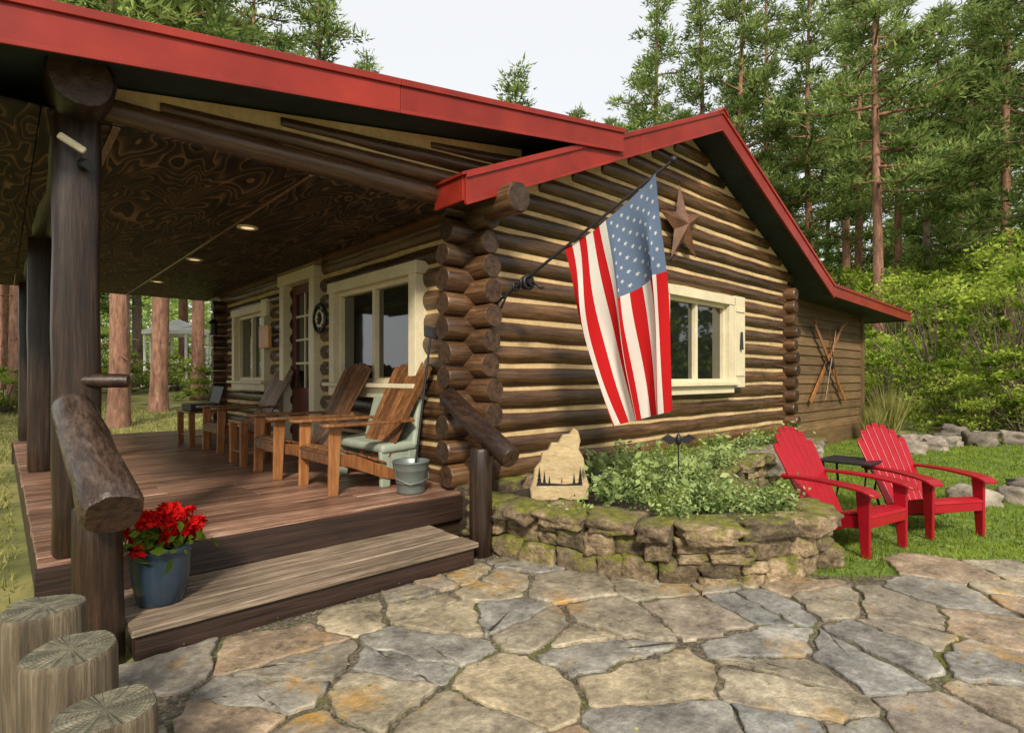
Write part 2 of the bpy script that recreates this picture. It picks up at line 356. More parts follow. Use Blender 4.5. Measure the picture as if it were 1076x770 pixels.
def grass(name,poly,n,h,w,mats,seed,zf,cond=None,label=None):
    rng=np.random.default_rng(seed);xs=[p[0] for p in poly];ys=[p[1] for p in poly];out=[]
    while len(out)<n:
        x=rng.uniform(min(xs),max(xs));y=rng.uniform(min(ys),max(ys))
        d=math.hypot(x,y)
        if rng.random()<min(1,(7/max(d,1))**1.3) and inpoly(x,y,poly) and (cond is None or cond(x,y)): out.append((x,y,zf(x,y)))
    P=np.array(out);D=rng.normal(size=(n,3))*np.array([.45,.45,.1])+np.array([0,0,1]);D/=np.linalg.norm(D,axis=1)[:,None]
    d=np.hypot(P[:,0],P[:,1]); cl=np.array([noise.noise(V((p[0]*2,p[1]*2,5))) for p in out])
    o=np_obj(name,blades(P,D,h*rng.uniform(.5,1.3,n)*(1+cl*.5),w*(1+d*.12),rng),3,np.clip(rng.uniform(0,1,n)*.7+cl*.6+.15,0,1),mats)
    o["kind"]="stuff"; o["label"]=label or name; return o
grass("lawn_grass",LP,60000,.05,.006,[M_grass],11,lambda x,y:-.02)
LG=[(-6,1),(.12,1.5),(.1,13),(-1,24),(-12,24)]
grass("wild_grass",LG,24000,.10,.009,[M_dry],12,lambda x,y:gz(x,y)-.01)
BG=[(-1,13),(3,13.2),(5,20),(2,30),(-14,30),(-8,16)]
grass("meadow_grass",BG,14000,.14,.012,[M_dry],13,lambda x,y:gz(x,y)-.01)
RG=[(15,5),(19,4),(22,0),(30,-6),(40,8),(24,16),(17,10)]
grass("verge_grass",RG,14000,.35,.012,[M_under],14,lambda x,y:gz(x,y)-.01)
rng=np.random.default_rng(4); P=[]
while len(P)<6000:
    x=rng.uniform(.5,6);y=rng.uniform(.4,3.4)
    if inpoly(x,y,PP) and noise.noise(V((x*1.6,y*1.6,2)))>.15: P.append((x,y,-.006))
P=np.array(P);D=rng.normal(size=(len(P),3))*np.array([.6,.6,.1])+np.array([0,0,1]);D/=np.linalg.norm(D,axis=1)[:,None]
o=np_obj("joint_moss",blades(P,D,rng.uniform(.008,.018,len(P)),.004,rng),3,rng.random(len(P))*.6,[M_grass]);o["kind"]="stuff";o["label"]="moss and tiny grass sprouting in the patio joints"
n=420;P=np.stack([rng.uniform(.4,6,n),rng.uniform(.2,3.4,n),np.full(n,.020)],1); o=np_obj("pine_litter",diamonds(P,.010,rng,.92),4,rng.random(n),[M_dry]);o["kind"]="stuff";o["label"]="dry needle and leaf litter scattered on flagstones"

# ------------------------------------------------------------ rocks
def rockT(n=4):
    idx={};vs=[];fs=[]
    def gv(p):
        k=tuple(round(c*n) for c in p)
        if k not in idx: idx[k]=len(vs);vs.append(V(p))
        return idx[k]
    for ax in range(3):
        for sgn in(-1,1):
            for i in range(n):
                for j in range(n):
                    q=[]
                    for di,dj in((0,0),(1,0),(1,1),(0,1)):
                        c=[0,0,0];c[ax]=sgn*1.0;c[(ax+1)%3]=-1+2*(i+di)/n;c[(ax+2)%3]=-1+2*(j+dj)/n;q.append(gv(c))
                    if sgn<0:q=q[::-1]
                    fs.append(tuple(q))
    return vs,fs
RT=rockT(7)
def rock(mb,c,sz,rz=0,mat=0,tone=None,rd=.35,amp=.16,tilt=.06,skew=0,fsh=True):
    vs=[];sd=R.uniform(0,100);rot=Matrix.Rotation(rz,3,'Z')@Matrix.Rotation(R.uniform(-tilt,tilt),3,'X')@Matrix.Rotation(R.uniform(-tilt,tilt),3,'Y')
    k1,k2,k3=R.uniform(-skew,skew),R.uniform(-skew,skew),R.uniform(-skew,skew)
    for p in RT[0]:
        q=p.lerp(p.normalized()*1.25,rd); k=1+amp*noise.noise(q*1.1+V((sd,0,0)))*1.6+amp*.6*noise.noise(q*3+V((0,sd,0)))
        q=q*k*.5; q=V((q.x*(1+k1*q.z+k3*q.y),q.y,q.z*(1+k2*q.x*1.2))); vs.append(V(c)+rot@V((q.x*sz[0],q.y*sz[1],q.z*sz[2])))
    mb.add(vs,RT[1],mat,tone,fsh)
def rockwall(mb,path,zs,thick,lmin,lmax,mat=0,rd=.14,amp=.13,proud=.035,split=.12,fsh=True,gap=.985):
    P=[V((x,y,0)) for x,y in path];seg=[(P[i+1]-P[i]).length for i in range(len(P)-1)];T=sum(seg)
    def at(s):
        for i,l in enumerate(seg):
            if s<=l or i==len(seg)-1: return P[i].lerp(P[i+1],min(1,s/l)),(P[i+1]-P[i]).normalized()
            s-=l
    for ci in range(len(zs)-1):
        s=R.uniform(-.15,0);h=zs[ci+1]-zs[ci]
        while s<T:
            l=R.uniform(lmin,lmax);p,d=at(max(0,min(T,s+l/2)))
            nrm=V((-d.y,d.x,0))*R.uniform(-proud,proud); an=math.atan2(d.y,d.x)
            if R.random()<split and h>.09:
                k=R.uniform(.4,.6)
                for (hc,hk) in((k/2,k),(k+(1-k)/2,1-k)):
                    rock(mb,p+nrm*R.uniform(.3,1)+V((0,0,zs[ci]+h*hc)),(l*gap,thick*R.uniform(.9,1.2),h*hk*1.0),an+R.uniform(-.08,.08),mat,None,rd,amp,.05,.2,fsh)
            else:
                rock(mb,p+nrm+V((0,0,zs[ci]+h/2+R.uniform(-.008,.008))),(l*gap,thick*R.uniform(.85,1.2),h*R.uniform(.96,1.12)),an+R.uniform(-.1,.1),mat,None,rd,amp,.06,.25,fsh)
            s+=l*.985
PL=[(3.10,3.80),(3.12,3.45),(3.26,2.88),(3.5,2.25),(3.82,1.92),(4.3,1.66),(4.7,1.66),(4.86,1.85),(4.9,2.5),(5.5,3.0),(7,3.3),(10.0,3.55)]
plant=empty("stone_planter",(4.2,2.6,0),"curved dry-stacked mossy fieldstone planter beside the cabin wall","planter")
mb=MB(); 
rockwall(mb,PL,[-.03,.155,.32],.25,.17,.34,0,.20,.13,.03,.28,True,.985); rockwall(mb,PL,[.31,.425],.36,.24,.46,0,.24,.15,.05,0,True,.985)
rwo=mb.obj("retaining_wall",[M_rock],plant)
mb=MB(); PS=PL+[(10.2,4.15),(3.1,4.15)]; n=len(PS)
mb.add([(x,y,.335) for x,y in PS]+[(x,y,0) for x,y in PS],[tuple(range(n))]+[(i,i+n,(i+1)%n+n,(i+1)%n) for i in range(n)],0,.5); mb.obj("soil_bed",[M_soil],plant)

# ------------------------------------------------------------ cabin
cab=empty("log_cabin",(6.8,8,0),"dark brown log cabin with cream chinking and red roof trim","cabin")
S=.225; Z0=.535; RL=.111
PK=(7.18,5.0); SL=.435
def under(x): return PK[1]-.20-SL*abs(x-PK[0])
def logrow(mb,axis,fixed,a0,a1,z,holes,r=RL,core=True,matL=0,seg=18):
    segs=[(a0,a1)]
    for (h0,h1,hz0,hz1) in holes:
        if hz0<z<hz1:
            ns=[]
            for s0,s1 in segs:
                if h0>s0 and h1<s1: ns+=[(s0,h0),(h1,s1)]
                else: ns.append((s0,s1))
            segs=ns
    for s0,s1 in segs:
        rr=r*R.uniform(.95,1.03)
        A=(s0,fixed,z) if axis=='x' else (fixed,s0,z); B=(s1,fixed,z) if axis=='x' else (fixed,s1,z)
        log(mb,A,B,rr,rr*R.uniform(.96,1.03),matL,1,None,seg)
        if core:
            c0=max(s0,a0+.3);c1=min(s1,a1-.3)
            if axis=='x': box2(mb,(c0,fixed-.062,z-S/2),(c1,fixed+.06,z+S/2),2,.5)
            else: box2(mb,(fixed-.062,c0,z-S/2),(fixed+.06,c1,z+S/2),2,.5)
YW=4.2;XW=3.3;XE=10.4;YE=11.8
FW=(6.42,8.05,1.36,2.60)
mb=MB()
i=0
while True:
    z=Z0+S*i
    if z>under(PK[0])-.05: break
    if z<3.05: a0,a1=3.0+R.uniform(-.05,.03),XE+.28+R.uniform(-.04,.04)
    else:
        h=(PK[1]-.2-z)/SL; a0,a1=max(3.05,PK[0]-h+.05),min(10.7,PK[0]+h-.05)
    core=z<3.0
    if core: logrow(mb,'x',YW,a0,a1,z,[FW])
    else: logrow(mb,'x',YW,a0,a1,z,[],core=False)
    i+=1
gt=[(3.35,2.9),(10.5,2.9),(10.5,under(10.5)),(PK[0],under(PK[0])),(3.35,under(3.35))]
prism(mb,gt,YW-.059,YW+.05,2,.5)
mb.obj("front_wall",[M_logx,M_end,M_chink],cab)
PWH=[(5.0,6.72,1.36,2.56),(7.5,8.42,.2,2.72),(9.4,10.8,1.36,2.56)]
mb=MB()
for i in range(-1,11):
    z=Z0+S*(i+.5)
    logrow(mb,'y',XW,3.88+R.uniform(-.05,.04),YE+.3,z,PWH)
log(mb,(XW,3.52,2.99),(XW,YE,2.99),.135,.13,0,1,.5)
mb.obj("porch_wall",[M_logy,M_end,M_chink],cab)
mb=MB()
for i in range(-1,11):
    z=Z0+S*(i+.5); logrow(mb,'y',XE,3.93+R.uniform(-.03,.03),YE+.3,z,[],seg=10)
for i in range(0,11):
    z=Z0+S*i; logrow(mb,'x',YE,3.0,XE+.2,z,[],seg=8)
mb.obj("side_wall",[M_logy,M_end,M_chink],cab)
mb=MB(); rockwall(mb,[(3.2,4.14),(10.5,4.14)],[.1,.28,.44],.26,.25,.55); mb.obj("foundation",[M_rock],cab)

# roof
def slab(mb,x0,z0,x1,z1,th,y0,y1,mat,tone=.5): prism(mb,[(x0,z0),(x1,z1),(x1,z1-th),(x0,z0-th)],y0,y1,mat,tone)
roof=MB()
YR=3.70; YB=12.6
slab(roof,2.86,3.12,7.18,5.0,.17,YR+.02,YB,0); slab(roof,7.18,5.0,11.46,3.14,.17,YR+.02,YB,0)
slab(roof,11.46,3.14,16.9,3.02,.17,YR+.02,9.5,0)
slab(roof,2.80,3.094+.03,7.18,5.03,.026,YR-.03,YB,1); slab(roof,7.18,5.03,11.46,3.17,.026,YR-.03,YB,1)
slab(roof,11.46,3.17,17.0,3.05,.026,YR-.03,9.5,1)
slab(roof,-.75,3.148,4.93,4.07,.15,YR+.01,YB-.1,0); slab(roof,-.80,3.17,5.0,4.11,.026,YR-.05,YB,1)
ro=roof.obj("roof",[M_soff,M_red],cab)
fa=MB()
def fascia(x0,z0,x1,z1,h,y):
    slab(fa,x0,z0,x1,z1,h,y,y+.03,0,R.random()); slab(fa,x0,z0+.022,x1,z1+.022,.05,y-.018,y+.001,0,R.random())
    slab(fa,x0,z0-h+.012,x1,z1-h+.012,.025,y-.01,y+.001,0,R.random())
fascia(2.84,3.11,5.3,4.182,.24,YR-.025); fascia(5.304,4.184,7.18,5.0,.24,YR-.025); fascia(7.18,5.0,9.4,4.035,.24,YR-.025);fascia(9.404,4.034,11.46,3.14,.24,YR-.025); fascia(11.46,3.14,16.95,3.02,.2,YR-.025)
fascia(-.78,3.15,2.2,3.633,.22,YR-.055); fascia(2.204,3.634,4.95,4.08,.22,YR-.055)
box2(fa,(2.82,YR,2.9),(2.85,4.1,3.12)); box2(fa,(-.8,YR-.05,2.93),(-.77,YB,3.16)); box2(fa,(16.95,YR,2.83),(16.98,9.5,3.04))
fo=fa.obj("fascia",[M_red],ro,.003)
mb=MB(); prism(mb,[(7.06,4.98),(7.18,5.06),(7.30,4.98),(7.30,4.955),(7.18,5.035),(7.06,4.955)],YR-.06,YB); mb.obj("ridge_cap",[M_red],ro)
an=MB(); z=.35;k=0
while z<3.0:
    tn=R.random(); h=.19
    an.add([(10.55,4.33,z),(15.4,4.33,z),(15.4,4.36,z+h),(10.55,4.36,z+h),(10.55,4.55,z),(15.4,4.55,z),(15.4,4.55,z+h),(10.55,4.55,z+h)],BF,0,tn)
    an.add([(15.4,4.33,z),(15.43,4.33,z),(15.43,4.36,z+h),(15.4,4.36,z+h),(15.4,9,z),(15.43,9,z),(15.43,9,z+h),(15.4,9,z+h)],[(0,1,2,3),(1,5,6,2),(4,7,6,5)],0,tn)
    z+=h
box2(an,(15.33,4.29,.3),(15.46,4.40,3.0),1); box2(an,(10.6,4.3,-.1),(15.4,4.5,.349),1)
an.obj("annex_wall",[M_siding,M_siding],cab)

# windows & door
def mapper(axis,base_):
    if axis=='x': return lambda a,d,z:(a,base_-d,z)
    return lambda a,d,z:(base_-d,a,z)
def window(axis,base_,a0,a1,z0,z1,panes,label=None):
    F=mapper(axis,base_); B=lambda mb,A0,A1,Z0_,Z1_,d0,d1,m=0,t=None: box2(mb,F(A0,d0,Z0_),F(A1,d1,Z1_),m,t)
    w=.125; mb=MB()
    B(mb,a0-.01,a0+w,z0+.1,z1-w,-.16,.07);B(mb,a1-w,a1+.01,z0+.1,z1-w,-.16,.07)
    B(mb,a0-.04,a1+.04,z1-w,z1,-.16,.08);B(mb,a0-.07,a1+.07,z0+.055,z0+.1,-.16,.14);B(mb,a0-.01,a1+.01,z0-.06,z0+.055,-.1,.075)
    o=mb.obj("window",[M_cream],cab,.004); 
    mb=MB();n=panes;st=.05
    ia0=a0+w;ia1=a1-w;iz0=z0+.1;iz1=z1-w
    B(mb,ia0,ia1,iz0,iz0+st,-.12,-.01);B(mb,ia0,ia1,iz1-st,iz1,-.12,-.01)
    for k in range(n+1):
        c=ia0+(ia1-ia0)*k/n; B(mb,max(ia0,c-st*.6),min(ia1,c+st*.6),iz0+st,iz1-st,-.12,-.012)
    mb.obj("sash",[M_cream],o,.003)
    mb=MB(); vs=[F(ia0+.01,-.07,iz0+.01),F(ia1-.01,-.07,iz0+.01),F(ia1-.01,-.07,iz1-.01),F(ia0+.01,-.07,iz1-.01)]
    mb.add(vs,[(0,1,2,3)],0,.5); mb.obj("glass",[M_glass],o)
    return o
window('y',3.17,4.86,6.86,1.27,2.62,2); window('y',3.17,9.26,10.92,1.27,2.62,2)
wf=window('x',4.07,6.30,8.17,1.26,2.64,2)
for s0,s1 in((8.19,8.52),(5.95,6.28)):
    mb=MB(); box2(mb,(s0,4.03,1.28),(s1,3.99,2.66))
    box2(mb,(s0+.03,3.985,1.45),(s1-.03,3.975,1.52));box2(mb,(s0+.03,3.985,2.42),(s1-.03,3.975,2.49))
    sh=mb.obj("shutter",[M_cream],wf,.004)
mb=MB()
tube(mb,[(8.36,3.97,1.85),(8.36,3.965,2.12)],[.03,.015],6)
mb.obj("shutter_ornament",[M_black],wf)
F=mapper('y',3.17); mb=MB()
box2(mb,F(7.34,-.16,.40),F(7.50,.07,2.78));box2(mb,F(8.43,-.16,.40),F(8.59,.07,2.78));box2(mb,F(7.30,-.16,2.78),F(8.63,.085,2.93))
do=mb.obj("door",[M_cream],cab,.004)
mb=MB(); box2(mb,F(7.5,-.11,.42),F(8.43,-.06,1.28)); 
for a,b in((7.5,7.64),(8.29,8.43)): box2(mb,F(a,-.11,1.28),F(b,-.06,2.78))
box2(mb,F(7.64,-.11,2.64),F(8.29,-.06,2.78)); box2(mb,F(7.64,-.06,.6),F(8.29,-.045,1.15))
mb.obj("door_leaf",[M_door],do,.003)
mb=MB(); mb.add([F(7.64,-.09,1.28),F(8.29,-.09,1.28),F(8.29,-.09,2.64),F(7.64,-.09,2.64)],[(0,1,2,3)]); mb.obj("door_glass",[M_glass],do)
mb=MB()
box2(mb,F(7.955,-.085,1.28),F(7.985,-.065,2.64))
for k in(1,2,3): box2(mb,F(7.64,-.086,1.28+k*.34),F(8.29,-.066,1.31+k*.34))
mb.obj("muntin",[M_cream],do)
mb=MB(); tube(mb,[F(7.57,-.06,1.42),F(7.57,.0,1.42)],[.02,.02],8); tube(mb,[F(7.57,.0,1.42),F(7.57,.02,1.42)],[.032,.025],10); mb.obj("handle",[M_black],do)

# ------------------------------------------------------------ porch
por=empty("porch",(1.7,8,0),parent=cab)
mb=MB(); y=4.10
while y<12.3:
    w=R.uniform(.135,.15); xs=[.16,3.17]
    if R.random()<.5: c=R.choice([1.1,1.7,2.3]); xs=[.16,c-.002,c+.002,3.17]
    for k in range(0,len(xs),2): box2(mb,(xs[k]+R.uniform(-.008,.004) if k==0 else xs[k],y,.362+R.uniform(-.002,.002)),(xs[k+1],y+w-.010,.402+R.uniform(-.003,.003)))
    y+=w
mb.obj("deck",[M_deck],por,.004)
mb=MB(); box2(mb,(.14,4.06,.16),(3.1,4.098,.375));box2(mb,(.17,4.1,.0),(.19,12.3,.36));box2(mb,(.2,4.12,0),(3.1,4.16,.3)); box2(mb,(.14,12.3,0),(3.2,12.34,.36))
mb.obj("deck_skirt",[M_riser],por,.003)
mb=MB()
for k in range(3): box2(mb,(.49,3.38+k*.228,.125+R.uniform(0,.003)),(2.73+R.uniform(-.01,.01),3.38+k*.228+.219,.165+R.uniform(0,.004)),0,.35+.2*k)
st=mb.obj("step",[M_tread],por,.007)
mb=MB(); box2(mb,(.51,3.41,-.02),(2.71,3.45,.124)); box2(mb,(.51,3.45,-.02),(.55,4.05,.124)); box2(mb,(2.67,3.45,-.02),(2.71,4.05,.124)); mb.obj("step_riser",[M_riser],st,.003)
for yy in(4.22,8.1,12.1):
    mb=MB(); log(mb,(.335,yy,.40),(.335,yy,3.0),.120,.116,0,1,.4,28,step=.25,jit=.035,wob=.005,sq=.6); mb.obj("post",[M_logz,M_end],por)
mb=MB(); log(mb,(.335,3.86,3.09),(.335,12.4,3.09),.165,.15,0,1,.4,18,jit=.06); mb.obj("beam",[M_beamy,M_end],por)
mb=MB(); xs=[-.74,.17,.50,1.72,3.05,3.17]
for i in range(len(xs)-1):
    ys=[4.12,6.56,9.0,11.4,12.5]
    for j in range(4): box2(mb,(xs[i]+.003,ys[j]+.004,2.955),(xs[i+1]-.003,ys[j+1]-.004,2.972),0,R.random())
co=mb.obj("ceiling",[M_ceil],por)
mb=MB()
box2(mb,(1.705,4.12,2.948),(1.735,12.4,2.9545),0,.3); box2(mb,(.50,4.12,2.945),(.54,12.4,2.9545),0,0)
box2(mb,(3.0,4.2,2.93),(3.165,12.3,2.9545),0,0); mb.obj("ceiling_batten",[M_walnut],co)
ml=flat("lamp_lens",(.8,.7,.5)); ml.node_tree.nodes["Principled BSDF"].inputs['Emission Color'].default_value=(1,.72,.40,1); ml.node_tree.nodes["Principled BSDF"].inputs['Emission Strength'].default_value=.9
for (x,y) in((1.85,6.0),(1.85,8.1),(1.85,10.4)):
    e=MB(); lathe(e,[(.10,0),(.10,-.012),(.07,-.016),(.065,-.004)],(x,y,2.955),20); lo=e.obj("recessed_light",[M_cream],co)
    e=MB(); lathe(e,[(.066,-.006),(.0001,-.006)],(x,y,2.955),20); e.obj("lens",[ml],lo)
mb=MB()
def prz(x): return 3.27+.162*x-.165
log(mb,(.42,4.15,3.05),(3.35,4.13,3.04),.08,.09,0,1,.3)
log(mb,(.75,4.15,3.15),(3.5,4.13,3.235),.04,.082,0,1,.5)
log(mb,(1.5,4.15,3.29),(3.9,4.13,3.435),.04,.085,0,1,.2)
log(mb,(2.8,4.15,3.48),(4.2,4.13,3.62),.035,.07,0,1,.6)
prism(mb,[(.4,2.98),(3.9,2.98),(3.9,prz(3.9)),(.4,prz(.4))],4.13,4.22,2)
mb.obj("porch_gable",[M_logx,M_end,M_chink],por)
# handrails
mb=MB(); tube(mb,[(.31,4.16,1.27),(.32,4.05,1.24),(.33,3.93,1.17),(.35,3.8,1.09),(.365,3.66,1.01),(.385,3.5,.93),(.39,3.38,.87),(.40,3.25,.79)],[.098,.106,.110,.113,.118,.123,.128,.130],32,0,.5,.075,True,1,.03,0,1.9); mb.obj("handrail",[M_weather,M_end],por)
mb=MB(); log(mb,(.37,3.53,-.02),(.37,3.53,.80),.115,.105,0,1,.4,step=.2,jit=.05); mb.obj("newel_post",[M_logz,M_end],por)
mb=MB(); log(mb,(2.97,4.12,1.27),(2.97,3.27,.80),.090,.093,0,1,.6,step=.25,jit=.05); mb.obj("handrail",[M_beamy,M_end],por)
mb=MB(); log(mb,(2.90,3.56,-.02),(2.90,3.56,.86),.095,.09,0,1,.4,step=.25,jit=.05); mb.obj("newel_post",[M_logz,M_end],por)
mb=MB(); log(mb,(.35,4.15,1.42),(.57,4.04,1.42),.045,.042,0,1,.7,10,.1); mb.obj("log_peg",[M_logz,M_end],por)
fl=MB(); obox(fl,(.24,4.03,2.80),(.36,4.01,2.73),.04,.04,.03,(0,0,1)); fx=fl.obj("lamp_fixture",[M_cream],por,.01); fx["label"]="small cream strip light on the porch post"
fl=MB(); tube(fl,[(.36,4.10,2.68),(.38,4.02,2.66)],[.035,.03],8); fl.obj("lamp_bracket",[M_black],fx)

# ------------------------------------------------------------ adirondack chairs
def adiron(name,mats,label,cat,group,tall=0,arch=.02,sw=.085,bw=.064,rnd=False):
    root=empty(name,(0,0,0),label,cat,group=group); hw=.28
    lw0,lw1=(.07,.12) if rnd else (.085,.105)
    for sx in(-1,1):
        mb=MB(); obox(mb,(sx*(hw+.018),-.02,0),(sx*(hw+.018),0,.56),lw0,lw1,.03,(0,1,0)); mb.obj("leg",[mats[0]],root,.008)
        mb=MB(); pts=[(-.03,.345),(.18,.315),(.45,.20),(.88,.0),(.80,.0),(.42,.10),(.14,.215),(-.03,.245)]
        x0=sx*(hw-.016);x1=sx*(hw+.002);n=len(pts)
        if x0>x1:x0,x1=x1,x0
        vs=[(x0,a,b) for a,b in pts]+[(x1,a,b) for a,b in pts]
        mb.add(vs,[tuple(range(n)),tuple(range(2*n-1,n-1,-1))]+[(i,i+n,(i+1)%n+n,(i+1)%n) for i in range(n)])
        mb.obj("rear_leg",[mats[0]],root,.004)
        mb=MB(); ax=sx*(hw+.035); o=[(-.125,.03),(-.118,.055),(-.095,.073),(-.05,.082),(.05,.082),(.2,.075),(.35,.062),(.55,.048),(.72,.04)]
        pl=[(ax+w,y) for y,w in o]+[(ax-w,y) for y,w in o[::-1]]; n=len(pl)
        def az(y): return .562+(-.35*max(0,-y-.03) if rnd else 0)+(.018*math.sin(y*4.2) if rnd else 0)
        vs=[(x,y,az(y)) for x,y in pl]+[(x,y,az(y)+.026) for x,y in pl]
        m=len(o)
        top=[(n+i,n+i+1,n+n-2-i,n+n-1-i) for i in range(m-1)]; bot=[(i,n-1-i,n-2-i,i+1) for i in range(m-1)]
        mb.add(vs,top+bot+[(i,(i+1)%n,(i+1)%n+n,i+n) for i in range(n)]); mb.obj("arm",[mats[1]],root,.007)
    mb=MB()
    cv=[(-.06,.335),(-.03,.358),(.03,.365),(.12,.345),(.21,.318),(.30,.285),(.39,.25),(.48,.215)]
    for i in range(len(cv)-1):
        (y0,z0),(y1,z1)=cv[i],cv[i+1]; g=.002 if i<1 else .005; obox(mb,(0,y0+g*.6,z0),(0,y1-g,z1),.57,.57,.02,(1,0,0),0)
    obox(mb,(-hw,-.045,.30),(hw,-.045,.30),.09,.09,.02,(0,0,1)); mb.obj("seat",[mats[1]],root,.005)
    mb=MB()
    for i in range(7):
        k=i-3; L=.86+tall-arch*k*k; b=V((k*.074,.47,.19)); d=V((k*.020,.42,.80)).normalized(); tp=b+d*L
        obox(mb,b,tp-d*.04,bw,sw,.018,(1,0,0)); obox(mb,tp-d*.0402,tp-d*.012,sw,sw*.8,.0178,(1,0,0),0); obox(mb,tp-d*.0122,tp,sw*.8,sw*.4,.0176,(1,0,0),0)
    obox(mb,(-.33,.70,.575),(.33,.70,.575),.06,.06,.022,(0,.3,1)); obox(mb,(-.25,.52,.25),(.25,.52,.25),.06,.06,.02,(0,.3,1))
    mb.obj("backrest",[mats[1]],root,.005)
    return root
rc=adiron("adirondack_chair",[M_adred,M_adred],"red adirondack lawn chair beside the mossy stone planter","chair","red chairs on the lawn",.08,.019,.088,.07,True)
rc.location=(5.44,1.38,-.02); rc.rotation_euler=(0,0,math.radians(-12)); rc.scale=(.97,)*3
copy_thing(rc,(6.42,1.07,-.02),math.radians(-30),.95,"red adirondack lawn chair on grass beside a small black table")
wc=adiron("porch_chair",[M_oak,M_walnut],"slatted honey brown adirondack chair on deck near a bucket","chair","wooden chairs on the porch",.18,.006,.092,.072)
wc.location=(2.16,4.98,.402); wc.rotation_euler=(0,0,math.radians(-90)); wc.scale=(1.08,)*3
copy_thing(wc,(2.10,6.1,.402),math.radians(-92),1.08,"slatted honey brown adirondack chair below the porch window")
copy_thing(wc,(2.2,8.55,.402),math.radians(-88),1.06,"slatted honey brown adirondack chair beyond the cabin door")
def table(loc,sx,sy,h,label,mat,group=None):
    root=empty("side_table",loc,label,"table",group=group,local=True)
    mb=MB()
    for i in range(4): box2(mb,(-sx/2+i*sx/4+.004,-sy/2,h-.03),(-sx/2+(i+1)*sx/4-.004,sy/2,h))
    mb.obj("table_top",[mat],root,.004)
    for a in(-1,1):
        for b in(-1,1):
            mb=MB(); box2(mb,(a*(sx/2-.05)-.04,b*(sy/2-.05)-.03,0),(a*(sx/2-.05)+.04,b*(sy/2-.05)+.03,h-.031)); mb.obj("leg",[mat],root,.004)
    mb=MB(); box2(mb,(-sx/2+.04,-sy/2+.03,.14),(sx/2-.04,sy/2-.03,.16)); mb.obj("shelf",[mat],root,.003)
    return root
table((2.3,7.15,.402),.5,.5,.52,"orange wood side table between porch chairs",M_oak,"wooden side tables on the porch")
table((2.3,9.7,.402),.5,.8,.52,"orange wood side table at the far end of the porch",M_oak,"wooden side tables on the porch")
gr=empty("camp_stove",(2.3,9.7,.925),"black camp stove on a wooden porch table","stove",local=True)
mb=MB(); box2(mb,(-.2,-.28,0),(.2,.28,.1)); mb.obj("stove_body",[M_black],gr,.01)
mb=MB(); obox(mb,(.2,0,.1),(.27,0,.36),.54,.54,.02,(0,1,0)); mb.obj("lid",[M_black],gr,.004)
db=empty("moulded_bench",(2.88,5.16,.402),"pale grey-green moulded plastic bench against the porch wall","bench",local=True)
mb=MB(); obox(mb,(-.26,0,.36),(.14,0,.38),.98,.98,.09,(0,1,0)); mb.obj("seat",[M_pale],db,.04,4)
mb=MB(); obox(mb,(.10,0,.36),(.20,0,.84),1.0,.9,.07,(0,1,0)); mb.obj("backrest",[M_pale],db,.034,5)
for sy_ in(-1,1):
    mb=MB(); obox(mb,(-.20,sy_*.44,0),(-.20,sy_*.44,.34),.10,.12,.05,(1,0,0)); obox(mb,(.1,sy_*.44,0),(.1,sy_*.44,.34),.10,.12,.05,(1,0,0)); box2(mb,(-.19,sy_*.44-.02,.1),(.1,sy_*.44+.02,.33)); mb.obj("leg",[M_pale],db,.015)
bu=empty("bucket",(2.74,4.36,.402),"galvanised metal bucket on the deck by the corner","bucket",local=True)
mb=MB(); lathe(mb,[(.0001,.0),(.12,.0),(.125,.02),(.128,.09),(.133,.095),(.134,.11),(.15,.20),(.155,.205),(.157,.22),(.165,.275),(.172,.28),(.165,.29),(.158,.28),(.12,.03),(.0001,.03)],(0,0,0),28); mb.obj("bucket_body",[M_galv],bu)
mb=MB(); tube(mb,[(-.168,0,.26),(-.15,.0,.12+.02),(-.1,-.14,.1),(0,-.175,.12),(.1,-.14,.14),(.168,0,.26)],[.005]*6,6); mb.obj("handle",[M_galv],bu)
br=empty("broom",(2.76,4.36,.44),"dark broom standing in the bucket against the log wall","broom",local=True)
mb=MB(); tube(mb,[(0,0,0),(.20,0,1.42)],[.011,.011],8); mb.obj("broom_handle",[M_black],br)
mb=MB(); obox(mb,(.195,0,1.36),(.22,0,1.46),.13,.18,.03,(1,-.3,0)); mb.obj("broom_head",[M_black],br,.008)
wo=empty("wheel_ornament",(3.08,7.1,2.2),"round black and white wheel ornament on porch wall","wall ornament")
def torus(mb,c,R0,r,ax,seg=24,s2=8,mat=0,tone=.5):
    vs=[];fs=[]
    for i in range(seg):
        a=2*math.pi*i/seg
        for j in range(s2):
            b=2*math.pi*j/s2;q=R0+r*math.cos(b);h=r*math.sin(b)
            if ax=='x': p=(h,q*math.cos(a),q*math.sin(a))
            elif ax=='y': p=(q*math.cos(a),h,q*math.sin(a))
            else: p=(q*math.cos(a),q*math.sin(a),h)
            vs.append((c[0]+p[0],c[1]+p[1],c[2]+p[2]))
    for i in range(seg):
        for j in range(s2): fs.append((i*s2+j,((i+1)%seg)*s2+j,((i+1)%seg)*s2+(j+1)%s2,i*s2+(j+1)%s2))
    mb.add(vs,fs,mat,tone,True)
mb=MB();torus(mb,(3.08,7.1,2.2),.18,.022,'x');mb.obj("rim",[M_black],wo)
mb=MB();torus(mb,(3.085,7.1,2.2),.10,.02,'x');mb.obj("inner_ring",[M_cream],wo)
for k in range(4):
    mb=MB();a=k*math.pi/4; tube(mb,[(3.08-k*.002,7.1-.17*math.cos(a),2.2-.17*math.sin(a)),(3.08-k*.002,7.1+.17*math.cos(a),2.2+.17*math.sin(a))],[.01,.01],6); mb.obj("spoke",[M_black],wo)
